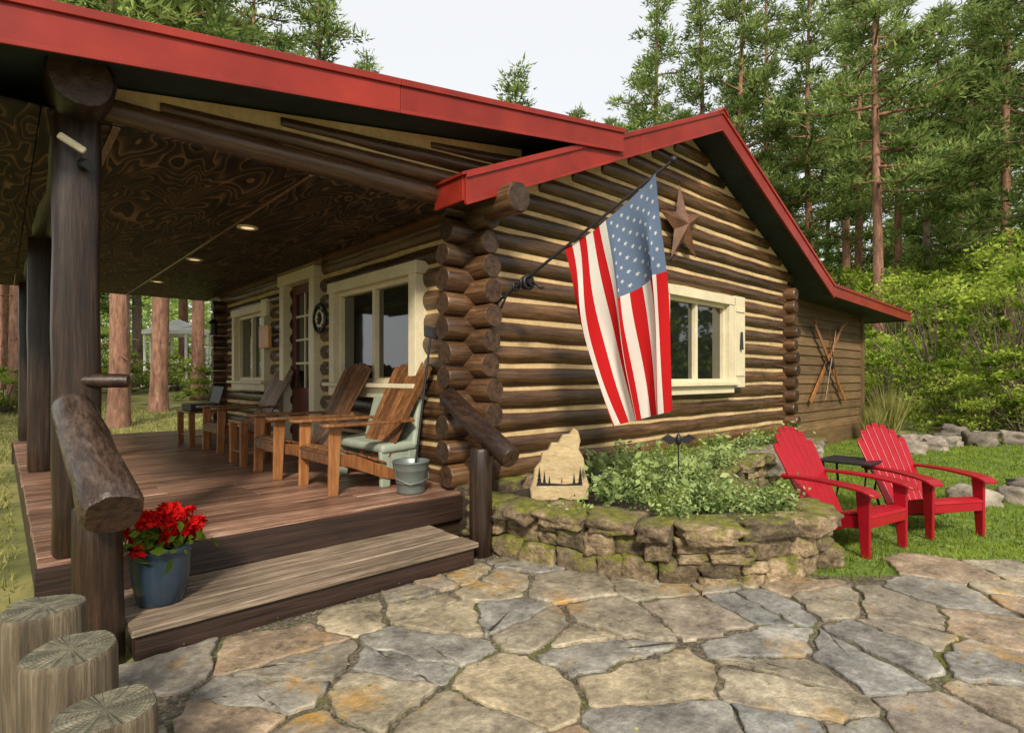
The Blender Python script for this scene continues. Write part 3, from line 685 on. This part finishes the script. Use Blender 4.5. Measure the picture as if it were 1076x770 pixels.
for (y,z,h,w,mm,lb) in((8.95,2.05,.34,.42,M_honey,"small honey wooden plaque on the porch log wall"),(8.95,2.5,.26,.24,M_cream,"small pale carved plaque on the porch log wall")):
    mb=MB(); box2(mb,(2.99,y-w/2,z-h/2),(3.04,y+w/2,z+h/2)); box2(mb,(2.982,y-w/2+.02,z-h/2+.02),(2.991,y+w/2-.02,z-h/2+.035)); box2(mb,(2.982,y-w/2+.02,z+h/2-.035),(2.991,y+w/2-.02,z+h/2-.02))
    tag(mb.obj("wall_plaque",[mm],None,.004),lb,"plaque")
ln=empty("hanging_lantern",(2.9,11.3,2.2),"black lantern hanging at the far end of the porch","lantern")
mb=MB(); lathe(mb,[(.0001,.0),(.08,0),(.08,.02),(.06,.03),(.06,.2),(.10,.21),(.03,.29),(.0001,.30)],(2.9,11.3,2.2),8,smooth=False); tube(mb,[(2.9,11.3,2.5),(2.9,11.3,2.95)],[.006,.006],6); mb.obj("lantern_body",[M_black],ln)

# ------------------------------------------------------------ flower pot
fp=empty("flower_pot",(.68,3.72,.168),"blue glazed pot of red flowers on the porch step","flower pot",local=True)
mb=MB(); lathe(mb,[(.0001,0),(.11,0),(.12,.01),(.148,.16),(.155,.26),(.160,.285),(.166,.29),(.168,.318),(.16,.328),(.150,.318),(.145,.27),(.0001,.27)],(0,0,0),36); mb.obj("pot",[M_bluepot],fp)
rng=np.random.default_rng(5)
P=rng.normal(size=(300,3))*np.array([.09,.09,.04])+np.array([0,0,.36]); np_obj("foliage",diamonds(P,.04,rng,.2),4,rng.random(300)*.4,[M_grass],fp)
Vt=[];tn=[]
for k in range(46):
    c=np.array([rng.uniform(-.17,.17),rng.uniform(-.17,.17),rng.uniform(.34,.52)])
    for q in range(34):
        d=rng.normal(size=3);d/=np.linalg.norm(d); Vt.append(c+d*.035*rng.uniform(.5,1)); tn.append(rng.random())
Vt=np.array(Vt); np_obj("blossom",diamonds(Vt,.024,rng,0),4,tn,[M_redpet],fp)
for (x,y,r,h,sd) in((.125,2.70,.134,.60,0),(.165,2.26,.124,.585,1),(.215,1.90,.124,.53,2)):
    mb=MB(); seg=40; vs=[];sdn=sd*13.7
    prof=[(-.02,1.04),(.1,1.0),(.25,.99),(.4,1.0),(h-.02,.99),(h-.004,.965),(h,.94)]
    for z,k in prof:
        for j in range(seg):
            a=2*math.pi*j/seg;q=r*k*(1+.12*noise.noise(V((math.cos(a)*1.2,math.sin(a)*1.2,sdn+z)))+.04*noise.noise(V((math.cos(a)*5,math.sin(a)*5,sdn+z*.7)))); vs.append((q*math.cos(a),q*math.sin(a),z+.012*noise.noise(V((a,sdn,z)))))
    n=len(prof); mb.add(vs,[(i*seg+j,i*seg+(j+1)%seg,(i+1)*seg+(j+1)%seg,(i+1)*seg+j) for i in range(n-1) for j in range(seg)],0,.5,True)
    top=vs[-seg:]; mb.add(top+[(0,0,h+.002)],[(j,(j+1)%seg,seg) for j in range(seg)],1,.5)
    o=mb.obj("log_stump",[M_stump,M_rings]); o.location=(x,y,0); tag(o,"upright weathered grey log stump edging the patio","log stump","log stumps beside the steps")

# ------------------------------------------------------------ star, flag
sr=MB(); c=V((6.76,4.03,3.47)); vs=[c+V((0,-.11,0))]
for k in range(10):
    a=math.pi/2+k*math.pi/5+.12; q=.54 if k%2==0 else .21; vs.append(c+V((q*math.cos(a),0,q*math.sin(a))))
for k in range(10): sr.add([vs[0],vs[1+k],vs[1+(k+1)%10]],[(0,2,1)],0,.5)
tag(sr.obj("barn_star",[M_star]),"rust brown metal five-pointed barn star on the log gable","star ornament")

H=V((3.42,3.95,2.14)); T=V((3.98,2.46,3.17)); 
fg=empty("flag",(3.42,3.95,2.14),"american flag hanging from an angled pole on the cabin corner","flag")
mb=MB(); tube(mb,[H-(T-H)*.06,T],[.015,.011],10); mb.obj("pole",[M_black],fg)
mb=MB(); lathe(mb,[(.0001,-.03),(.02,-.02),(.027,0),(.02,.02),(.0001,.03)],T+V((.005,-.01,.01)),14); mb.obj("finial",[M_black],fg)
mb=MB(); box2(mb,(3.36,4.0,2.0),(3.48,4.06,2.24)); tube(mb,[(3.42,4.03,2.05),(3.42,3.9,2.08),(3.46,3.85,2.22)],[.012,.012,.012],8); torus(mb,H.lerp(T,.12),.035,.012,'y'); mb.obj("bracket",[M_black],fg)
mb=MB(); q=H.lerp(T,.2)+V((0,0,-.05)); torus(mb,q,.055,.018,'y'); torus(mb,q+V((0,.05,0)),.05,.014,'y'); tube(mb,[q+V((0,-.04,0)),q+V((0,.09,0))],[.035,.035],12); tube(mb,[q+V((0,-.05,0)),q+V((.09,-.06,-.05)),q+V((.09,-.1,-.05))],[.008,.008,.014],6); tube(mb,[q+V((0,.02,0)),q+V((0,.02,.08))],[.01,.01],6); mb.obj("reel",[M_black],fg)
H0=H.lerp(T,.42);H1=H.lerp(T,.92);B0=V((3.895,2.944,1.03));B1=V((4.056,2.527,1.16))
pd=(H1-H0).normalized(); NN=pd.cross(V((0,0,-1))).normalized()
def sm(x): x=max(0,min(1,x)); return x*x*(3-2*x)
def FP(s,t):
    Lp=H0.lerp(B0,t); Rp=H1.lerp(B1,t)
    bow=math.sin(math.pi*t)
    Lp=Lp+V((-.03,.04,0))*bow; Rp=Rp+V((.02,-.02,0))*bow
    a=sm(t/.6+.05); ph0=1.2+1.3*t; K=2*math.pi*2.6; ph=K*s+ph0
    A=.062
    w=s+a*A*(math.sin(ph)-math.sin(ph0)*(1-s)-math.sin(K+ph0)*s)
    off=a*.075*math.cos(ph)+.03*math.sin(5*t+4*s)*(1-a*.4)+.05*bow*math.sin(3*s)+.014*math.sin(9*s+11*t)+.012*math.sin(23*s-7*t)*(.3+a)
    sag=-.07*math.sin(math.pi*s)*(1-t)**2*.6
    return Lp.lerp(Rp,w)+NN*off+V((0,0,sag))
mf,t,b=base("flag_cloth")
uv=N(t,'ShaderNodeUVMap');sx=N(t,'ShaderNodeSeparateXYZ');t.links.new(uv.outputs[0],sx.inputs[0])
st_=mth(t,'MODULO',mth(t,'FLOOR',mth(t,'MULTIPLY',sx.outputs[0],13.0)),2.0)
colr=mixc(t,st_,(.56,.02,.022),(.80,.77,.70))
can=mth(t,'MULTIPLY',mth(t,'GREATER_THAN',sx.outputs[0],6/13),mth(t,'LESS_THAN',sx.outputs[1],.4))
colr=mixc(t,can,colr,(.15,.21,.32))
t.nodes.remove(b); d=N(t,'ShaderNodeBsdfDiffuse');tr=N(t,'ShaderNodeBsdfTranslucent');mx=N(t,'ShaderNodeMixShader');mx.inputs[0].default_value=.35
for q in(d,tr): t.links.new(colr,q.inputs[0])
t.links.new(d.outputs[0],mx.inputs[1]);t.links.new(tr.outputs[0],mx.inputs[2]);t.links.new(mx.outputs[0],t.nodes["Material Output"].inputs[0])
ns_,nt_=130,90; vs=[FP(i/ns_,j/nt_) for j in range(nt_+1) for i in range(ns_+1)]
fs=[(j*(ns_+1)+i,j*(ns_+1)+i+1,(j+1)*(ns_+1)+i+1,(j+1)*(ns_+1)+i) for j in range(nt_) for i in range(ns_)]
mb=MB(); mb.add(vs,fs,0,.5,True); fo2=mb.obj("flag_cloth",[mf],fg)
ul=fo2.data.uv_layers.new(name="UVMap")
for p in fo2.data.polygons:
    j,i=divmod(p.index,ns_)
    for l,(a,b_) in zip(p.loop_indices,((0,0),(1,0),(1,1),(0,1))): ul.data[l].uv=((i+a)/ns_,(j+b_)/nt_)
mb=MB()
for r9 in range(9):
    for c11 in range(11):
        if (r9+c11)%2: continue
        s0=6/13+(7/13)*(r9+1)/10; t0=.4*(c11+1)/12
        for sg_ in(1,-1):
            e=.01; nn=(FP(s0+e,t0)-FP(s0-e,t0)).cross(FP(s0,t0+e)-FP(s0,t0-e)).normalized()*.003*sg_
            vv=[FP(s0,t0)+nn]
            for k in range(10):
                a=k*math.pi/5; q=.021 if k%2==0 else .0085
                vv.append(FP(min(.999,s0+q*math.sin(a)),max(0,t0+q*math.cos(a)*.93/1.65))+nn)
            mb.add(vv,[(0,1+k,1+(k+1)%10) for k in range(10)],0,.5)
mb.obj("star_emblem",[leafmat("flag_star_white",(.66,.67,.66),(.66,.67,.66),.3,objvar=0)],fo2)["kind"]="stuff"

# skis on annex
for k,(x0,x1) in enumerate(((11.95,13.75),(13.9,12.1))):
    mb=MB(); y=4.27-.03*k; A=V((x0,y,.92));B=V((x1,y,2.5)); obox(mb,A,B,.10,.085,.02,(1,0,-1)); d=(B-A).normalized(); obox(mb,B,B+d*.12+V((0,-.03,0)),.085,.05,.018,(1,0,-1)); obox(mb,B+d*.12+V((0,-.03,0)),B+d*.2+V((0,-.08,0)),.05,.012,.016,(1,0,-1)); 
    o=mb.obj("ski",[M_oak],None,.003); tag(o,"old wooden ski crossed with another on brown siding","ski","crossed skis on the annex wall")
    mb=MB(); obox(mb,A.lerp(B,.45)+V((0,-.02,0)),A.lerp(B,.55)+V((0,-.02,0)),.11,.11,.02,(1,0,-1)); mb.obj("binding",[M_black],o)
for k,(x0,x1) in enumerate(((12.55,13.15),(13.3,12.7))):
    mb=MB(); y=4.19-.02*k; tube(mb,[(x0,y,.95),(x1,y,2.4)],[.011,.011],8); f=.1; q=V((x0,y,.95)).lerp(V((x1,y,2.4)),f); torus(mb,q,.06,.008,'z',16,6); tag(mb.obj("ski_pole",[M_walnut]),"thin wooden ski pole hung on brown siding","ski pole","ski poles on the annex wall")
# stone sign
sgn=MB(); out=[(-.25,0),(-.26,.10),(-.235,.17),(-.22,.27),(-.17,.33),(-.155,.41),(-.10,.435),(-.07,.50),(-.01,.50),(.03,.57),(.09,.575),(.13,.63),(.17,.60),(.19,.52),(.175,.44),(.22,.36),(.235,.22),(.27,.12),(.26,0)]
n=len(out); cx,cy=3.68,3.42; ux,uy=.78,-.62
def SP(a,z,d): return (cx+ux*a+uy*d,cy+uy*a-ux*d,.36+z)
vs=[SP(a,z,.045) for a,z in out]+[SP(a*.96,z*.985,.055) for a,z in out]+[SP(a,z,0) for a,z in out]
sgn.add(vs,[tuple(range(n,2*n)),tuple(range(3*n-1,2*n-1,-1))]+[(i,(i+1)%n,(i+1)%n+n,i+n) for i in range(n)]+[(i,i+2*n,(i+1)%n+2*n,(i+1)%n) for i in range(n)],0,.5)
so=sgn.obj("stone_sign",[M_tan]); tag(so,"thin jagged tan sandstone slab etched with pine trees","stone sign")
sgn=MB()
for (a,z0,h) in((-.18,.14,.16),(-.135,.14,.12),(-.09,.14,.08),(.13,.14,.10),(.185,.14,.15),(.02,.15,.05)):
    for l in range(4):
        zb=z0+h*.2*l; w=h*.15*(1-l*.22); sgn.add([SP(a-w,zb,.059),SP(a+w,zb,.059),SP(a,zb+h*.42,.059)],[(0,1,2)],0,.5)
sgn.add([SP(-.21,.125,.058),SP(.21,.125,.058),SP(.19,.15,.058),SP(.05,.137,.058),SP(-.19,.155,.058)],[(0,1,2,3,4)],0,.5)
sgn.obj("etched_trees",[M_black],so)
gs=empty("garden_stake",(4.72,2.85,.335),"black metal garden stake with small figure among plants","garden ornament",local=True)
mb=MB(); tube(mb,[(0,0,-.1),(0,0,.50)],[.008,.007],6); mb.obj("stake",[M_black],gs)
mb=MB(); 
for sx_ in(-1,1): mb.add([(0,0,.51),(sx_*.08,-.06*sx_,.57),(sx_*.14,-.10*sx_,.53),(sx_*.07,-.05*sx_,.47)],[(0,1,2,3)],0,.5)
lathe(mb,[(.0001,.45),(.025,.48),(.03,.52),(.018,.56),(.0001,.58)],(0,0,0),8); mb.obj("figure",[M_black],gs)
sl=empty("solar_light",(4.05,3.2,.335),"low black solar path light in the planter","garden light",local=True)
mb=MB(); tube(mb,[(0,0,-.05),(0,0,.20)],[.012,.012],8); mb.obj("stake",[M_black],sl)
mb=MB(); lathe(mb,[(.0001,.25),(.10,.235),(.115,.21),(.06,.20),(.0001,.20)],(0,0,0),20); mb.obj("lamp_cap",[M_black],sl)
lt=empty("lawn_table",(6.50,1.93,-.02),"small black metal side table between red chairs","table",local=True)
mb=MB(); box2(mb,(-.24,-.24,.585),(.24,.24,.61)); mb.obj("table_top",[M_black],lt,.006)
for a in(-1,1):
    for b_ in(-1,1):
        mb=MB(); tube(mb,[(a*.23,b_*.23,0),(a*.17,b_*.17,.3),(a*.2,b_*.2,.585)],[.013,.013,.013],8); mb.obj("leg",[M_black],lt)

def boulder(x,y,s,z=-.05,h=.6):
    mb=MB(); rock(mb,(0,0,s*h*.3),(s,s*.75,s*h),R.uniform(0,3),0,None,.3,.25,.1,.4); o=mb.obj("boulder",[M_boulder]); o.location=(x,y,z); tag(o,"weathered grey-brown garden boulder on the lawn edge","rock","boulders around the lawn")
for k in range(12): boulder(12.8+k*.28+R.uniform(-.1,.1),2.95-.05*k+R.uniform(-.25,.25),R.uniform(.3,.6),R.choice([-.05,.1]))
for k in range(11): boulder(8.3+k*.26,1.15-k*.1+R.uniform(-.25,.25),R.uniform(.2,.5))
for k in range(9): boulder(15.2+k*.4,2.2-k*.22+R.uniform(-.3,.3),R.uniform(.3,.65),.0)
for k in range(9): boulder(5.6+k*.5,3.45+R.uniform(-.2,.15),R.uniform(.25,.5),.2)
# ------------------------------------------------------------ planter plants
rng=np.random.default_rng(8); Ps=[];Ts=[];Bs=[];Bt=[]
cl=[]
while len(cl)<180:
    x=rng.uniform(3.3,9.8);y=rng.uniform(1.8,3.95)
    if inpoly(x,y,PS) and (x>4.15 or rng.random()<.35) and not(x<4.2 and y>3.1) and rng.random()<min(1,(6/x)**1.2): cl.append((x,y))
for i,(x,y) in enumerate(cl):
    r=rng.uniform(.07,.20);tt=rng.uniform(-.35,.45);n=115; hh=rng.uniform(-.04,.07); tall=(i%5==0 and y>2.3)
    if tall: hh=rng.uniform(.10,.24); n=70; r*=.9
    q=rng.normal(size=(n,3))*np.array([r*.55,r*.55,r*.32])+np.array([x,y,.38+r*.3+hh]); 
    if tall: q[:,2]-=rng.uniform(0,1,n)*hh*.9
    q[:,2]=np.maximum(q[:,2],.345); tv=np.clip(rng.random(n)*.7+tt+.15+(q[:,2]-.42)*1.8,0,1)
    (Bs if tall else Ps).append(q);(Bt if tall else Ts).append(tv)
Pa=np.concatenate(Ps);Pb=np.concatenate(Bs); o=np_obj("groundcover",np.concatenate([diamonds(Pa,.020,rng,.3),diamonds(Pb,.042,rng,.3)]),4,np.concatenate(Ts+Bt),[M_silver]); o["kind"]="stuff";o["label"]="low mixed green groundcover filling the stone planter"
def grassclump(x,y,z,h,n,mat,label,w=.012,spread=.35):
    rng=np.random.default_rng(int(x*97+y*31)); P=rng.normal(size=(n,3))*np.array([.05,.05,0]); D=rng.normal(size=(n,3))*np.array([spread,spread,.1])+np.array([0,0,1]);D/=np.linalg.norm(D,axis=1)[:,None]
    o=np_obj("ornamental_grass",blades(P,D,h*rng.uniform(.6,1.1,n),w,rng),3,rng.random(n),[mat]); o.location=(x,y,z); tag(o,label,"plant","ornamental grasses by the cabin")
for (x,y,h) in((5.9,3.55,.5),(8.6,3.7,.5),(4.5,3.3,.34),(5.1,3.5,.38),(4.0,2.5,.26),(6.9,3.65,.45),(4.45,2.3,.24),(5.4,3.25,.34)): grassclump(x,y,.33,h,130,M_grass,"green ornamental grass clump in the planter",.01,.55)
for x,y,h in((15.2,3.7,1.3),(15.8,3.9,1.1),(14.4,3.8,.8)): grassclump(x,y,0,h,400,M_dry,"tall pale ornamental grass beside the brown annex",.02,.22)

# ------------------------------------------------------------ trees
def unit(v): return v/(np.linalg.norm(v,axis=-1,keepdims=True)+1e-9)
def pine(seed,H_,c0,R0,nb,ncl=2.6,bark=None,label="",needles=22):
    rng=np.random.default_rng(seed); root=empty("pine_tree",(0,0,0),label,"tree",group="tall pines around the cabin")
    mb=MB(); n=14; lean=rng.normal(size=2)*.012*H_; r0=H_*.0108
    def tp(z): f=z/H_; return V((lean[0]*f*f+.12*math.sin(f*5+seed),lean[1]*f*f+.1*math.cos(f*4+seed)-.1,z))
    def tr(z): f=z/H_; return r0*max(0,1-f)**.75+.02
    zs=[0,.3,1,2]+[2+(H_-2)*k/n for k in range(1,n+1)]
    tube(mb,[tp(z)-V((0,0,.3 if z==0 else 0)) for z in zs],[tr(z)*(1.35 if z==0 else 1.12 if z==.3 else 1) for z in zs],12,0,.5,.06)
    NP=[];ND=[];NT=[];NL=[]
    for i in range(nb):
        f=(i+rng.random())/nb; z=H_*(c0+(1-c0)*f*.98); prof=(math.sin(math.pi*min(1,(.26+.74*f)**.9)) *.9+.16)*(1-f*.25)
        L=max(.5,R0*prof*rng.uniform(.35,1.25)); a=rng.uniform(0,6.283)+i*2.4; rise=L*(rng.uniform(-.3,.2)+.35*f)
        b=tp(z);e=b+V((math.cos(a)*L,math.sin(a)*L,rise)); mid=b.lerp(e,.55)+V((0,0,-.08*L))
        br=.012+.02*L; tube(mb,[b,mid,e],[br,br*.6,.008],5,0,.3,0,False)
        m=int(2+L*ncl)
        for k in range(m):
            s=rng.uniform(.3,1.05); c=np.array(b.lerp(mid,s/.55) if s<.55 else mid.lerp(e,(s-.55)/.45)); c=c+rng.normal(size=3)*np.array([.3,.3,.12])*L*.30
            cr=rng.uniform(.22,.46); q=c+rng.normal(size=(needles,3))*np.array([cr,cr,cr*.45])*.7
            dd=unit(unit(q-c)+np.array([math.cos(a)*.4,math.sin(a)*.4,.55])+rng.normal(size=(needles,3))*.25)
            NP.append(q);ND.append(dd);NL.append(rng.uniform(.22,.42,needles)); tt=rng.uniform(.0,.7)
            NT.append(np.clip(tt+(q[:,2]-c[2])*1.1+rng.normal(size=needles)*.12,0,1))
    for k in range(9):
        z=H_*rng.uniform(.09,max(.14,c0));a=rng.uniform(0,6.28);L=rng.uniform(.3,1.6);b=tp(z); tube(mb,[b,b+V((math.cos(a)*L,math.sin(a)*L,-.15*L))],[.03,.008],5,0,.3,0,False)
    mb.obj("trunk",[bark or M_bark],root)
    P=np.concatenate(NP);D=np.concatenate(ND);L=np.concatenate(NL)
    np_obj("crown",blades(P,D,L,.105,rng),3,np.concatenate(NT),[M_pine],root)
    return root
def bear(deg,dist):
    a=math.radians(42.36+deg); D=dist/math.cos(math.radians(deg)); return D*math.sin(a),D*math.cos(a)
TV=[pine(1,24,.35,3.4,68,label="tall ponderosa pine with reddish plated bark"),
    pine(2,27,.44,3.2,66,label="tall ponderosa pine with high open crown"),
    pine(3,21,.28,3.1,70,bark=M_barkg,label="dense green pine with grey bark"),
    pine(4,25,.40,3.9,70,label="broad ponderosa pine with spreading limbs"),
    pine(5,18,.16,2.5,68,bark=M_barkg,label="young slender pine in the woods")]
used=[False]*5
def put(v,deg,dist,sc,rot):
    x,y=bear(deg,dist); loc=(x,y,gz(x,y)-.05)
    if not used[v]: used[v]=True; r=TV[v]; r.location=loc; r.rotation_euler=(0,0,rot); r.scale=(sc,)*3
    else: copy_thing(TV[v],loc,rot,sc)
def X2(px): return math.degrees(math.atan((px-538)/590))
TL=[(0,120,16,.95),(1,163,19.5,.93),(3,16,19,.95),(0,-12,25,1.05),(2,142,32,1.1),(0,209,24,.95),(4,75,30,1.1),(3,335,36,1.12),(3,265,34,1.12),(2,-60,20,1),(0,50,34,1.1),(4,300,42,1.4),(3,190,38,1.1),(0,385,46,1.10),(1,235,26,.95),(0,85,22,1.0),(1,3,26,1.0),
    (4,548,46,1.42),(2,600,60,1.32),(2,640,56,1.22),(2,575,64,1.3),
    (1,692,44,1.14),(0,738,40,1.16),(3,778,34,1.0),(1,808,40,1.1),(0,850,33,1.0),(1,885,42,1.10),(3,920,24,.85),(1,948,38,.98),(2,972,28,.90),(0,1005,44,1.05),(3,1022,34,.92),(1,1062,26,.85),
    (0,1100,30,1.0),(2,1130,20,.9),(4,905,48,1.25),(2,870,54,1.15),(3,960,56,1.05),(0,765,56,1.2),(1,1045,50,1.1),(1,830,60,1.1),(3,665,60,1.14),(4,1040,30,.6),(4,990,36,.75),(4,815,46,.9),(2,720,58,1.3),(1,905,34,.9),(1,1035,36,.9),
    (2,1200,26,1.0),(0,1300,22,1.0),(2,-150,26,1.0),(3,-300,22,1.0)]
for k,(v,px,d,sc) in enumerate(TL): put(v,X2(px),d,sc,k*1.7)
for k,(v,x,y) in enumerate(((0,-12,6),(3,-16,10),(0,14,-16),(1,27,-10),(4,-9,14),(2,22,-5),(3,-20,3),(4,19,-7),(4,24,-8))):
    copy_thing(TV[v],(x,y,gz(x,y)-.05),k*1.1,1.0)
rng=np.random.default_rng(77);VP=[];VT=[]
for k in range(300):
    if k%2: deg=rng.uniform(12,58)
    else: deg=rng.uniform(-60,20)
    dist=rng.uniform(48,85)*(1 if abs(deg)>10 else 1.3); x,y=bear(deg,dist); h=rng.uniform(7,17)*(.8 if -15<deg<8 else 1); z0=gz(x,y); n=380
    f=rng.random(n)**.85; rr_=(1-f)*h*.15*rng.uniform(.3,1.1,n)+.3; a=rng.uniform(0,6.28,n)
    q=np.stack([x+rr_*np.cos(a),y+rr_*np.sin(a),z0+h*(.04+.96*f)],1); D=unit(np.stack([np.cos(a),np.sin(a),rng.uniform(-.2,.6,n)],1))
    VP.append(blades(q,D,rng.uniform(.5,1.1,n),rng.uniform(.2,.42,n),rng)); VT.append(np.clip(rng.normal(size=n)*.22+rng.uniform(.1,1.0),0,1))
o=np_obj("distant_forest",np.concatenate(VP),3,np.concatenate(VT),[M_pine_far]); o["kind"]="stuff"; o["label"]="mass of distant green pines behind the clearing"
def shrub(seed,W,Hh,n,mat,label):
    rng=np.random.default_rng(seed);root=empty("shrub",(0,0,0),label,"bush",group="leafy shrubs at the lawn edge"); mb=MB();P=[];T=[]
    m=38
    for k in range(m):
        a=rng.uniform(0,6.28);r=W*.5*math.sqrt(rng.random());h=Hh*rng.uniform(.2,1.15)*(1-.45*(r/(W*.5))**2); e=V((r*math.cos(a),r*math.sin(a),h))
        tube(mb,[(0,0,-.1),(e.x*.4,e.y*.4,h*.5),e],[.03,.02,.006],5,0,.3,0,False)
        cr=rng.uniform(.15,.5)*W*.18;tt=rng.uniform(-.4,.45);c=n//m
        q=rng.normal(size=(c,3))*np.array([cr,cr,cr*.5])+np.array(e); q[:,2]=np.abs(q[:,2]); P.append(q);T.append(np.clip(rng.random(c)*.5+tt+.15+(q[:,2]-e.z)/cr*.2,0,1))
    mb.obj("branches",[M_barkg],root); np_obj("leaves",diamonds(np.concatenate(P),.055,rng,.1),4,np.concatenate(T),[mat],root); return root
S1=shrub(31,3.6,4.0,4300,M_leaf,"bright yellow-green leafy shrub at the lawn edge"); S2=shrub(32,3.0,2.2,4600,M_leaf,"rounded light green shrub at the lawn edge"); S3=shrub(33,3.0,1.6,5000,M_under,"low olive green shrub in the undergrowth")
SH=[(S1,985,17,1.15),(S1,1055,14.5,1.1),(S2,930,19,1.1),(S3,1010,20,1.7),(S1,945,24,1.4),(S1,1090,18,1.5),(S2,1075,13,.9),(S3,1025,13.5,.8),(S2,905,22,1.2),(S1,1120,13,1.1),(S3,880,28,1.8),(S3,965,26,1.9),(S1,1030,27,1.8),(S1,910,30,1.7),(S3,1075,30,2.2),(S1,985,34,2.0),(S1,1045,38,2.2),
    (S3,130,26,1.0),(S3,60,24,1.1),(S3,190,28,1.0),(S2,35,30,1.1),(S3,5,18,.8),(S3,225,24,.9),(S2,100,34,1.3),(S2,160,38,1.2),(S2,210,40,1.2)]
us=set()
for k,(s_,px,d,sc) in enumerate(SH):
    x,y=bear(X2(px),d);loc=(x,y,gz(x,y)-.03)
    if s_.name not in us: us.add(s_.name); s_.location=loc;s_.scale=(sc,)*3;s_.rotation_euler=(0,0,k)
    else: copy_thing(s_,loc,k*1.3,sc)
for k,(x,y) in enumerate(((18,-3.5),(20,-6),(23,-4.5),(16.5,-5.5))): copy_thing(S3,(x,y,gz(x,y)),k,2.2)
gx,gy=bear(X2(188),31); G=empty("gazebo",(gx,gy,gz(gx,gy)),"small white open gazebo among distant pines","gazebo")
mb=MB()
def gp(r,a,z): return (gx+r*math.cos(a),gy+r*math.sin(a),gz(gx,gy)+z)
ring=[gp(1.75,k*math.pi/4,3.0) for k in range(8)]; ring2=[gp(1.75,k*math.pi/4,2.8) for k in range(8)]
mb.add(ring+ring2+[gp(0,0,3.7)],[(k,(k+1)%8,16) for k in range(8)]+[(k+8,(k+1)%8+8,(k+1)%8,k) for k in range(8)]); mb.obj("roof",[M_white],G)
for k in range(8):
    e=MB(); a=k*math.pi/4; tube(e,[gp(1.6,a,0),gp(1.6,a,2.85)],[.07,.07],8); e.obj("post",[M_white],G)
mb=MB()
for k in range(8): tube(mb,[gp(1.6,k*math.pi/4,.9),gp(1.6,(k+1)*math.pi/4,.9)],[.04,.04],6)
lathe(mb,[(1.8,0),(1.8,.25),(.001,.25)],(gx,gy,gz(gx,gy)),8,smooth=False); mb.obj("railing",[M_white],G)
for e,l in DEFER: e.location=l
# ------------------------------------------------------------ light, world, camera
sd=V((-.50,-.62,.60)).normalized()
sun=bpy.data.lights.new("sun",'SUN'); sun.energy=4.4; sun.angle=math.radians(8); sun.color=(1,.91,.77)
so_=bpy.data.objects.new("sun",sun); C.objects.link(so_); so_.rotation_euler=sd.to_track_quat('Z','Y').to_euler(); so_.location=(0,0,20)
w=bpy.data.worlds.new("World"); bpy.context.scene.world=w; w.use_nodes=True; t=w.node_tree; bg=t.nodes["Background"]
sk=N(t,'ShaderNodeTexSky',sky_type='NISHITA'); sk.sun_disc=False; sk.sun_elevation=math.asin(sd.z); sk.sun_rotation=math.atan2(sd.x,sd.y); sk.dust_density=3
col=mixc(t,.85,sk.outputs[0],(6.9,6.95,7.0)); t.links.new(col,bg.inputs[0]); bg.inputs[1].default_value=.15
cam=bpy.data.cameras.new("camera"); cam.lens=19.74; cam.sensor_width=36; cam.shift_y=.0093; cam.clip_end=1000; cam.clip_start=.05
co_=bpy.data.objects.new("camera",cam); C.objects.link(co_); co_.location=(0,0,1.45); co_.rotation_euler=(math.radians(90),0,math.radians(-42.36)); bpy.context.scene.camera=co_
vs_=bpy.context.scene.view_settings; vs_.view_transform='Standard'; vs_.look='None'; vs_.exposure=0
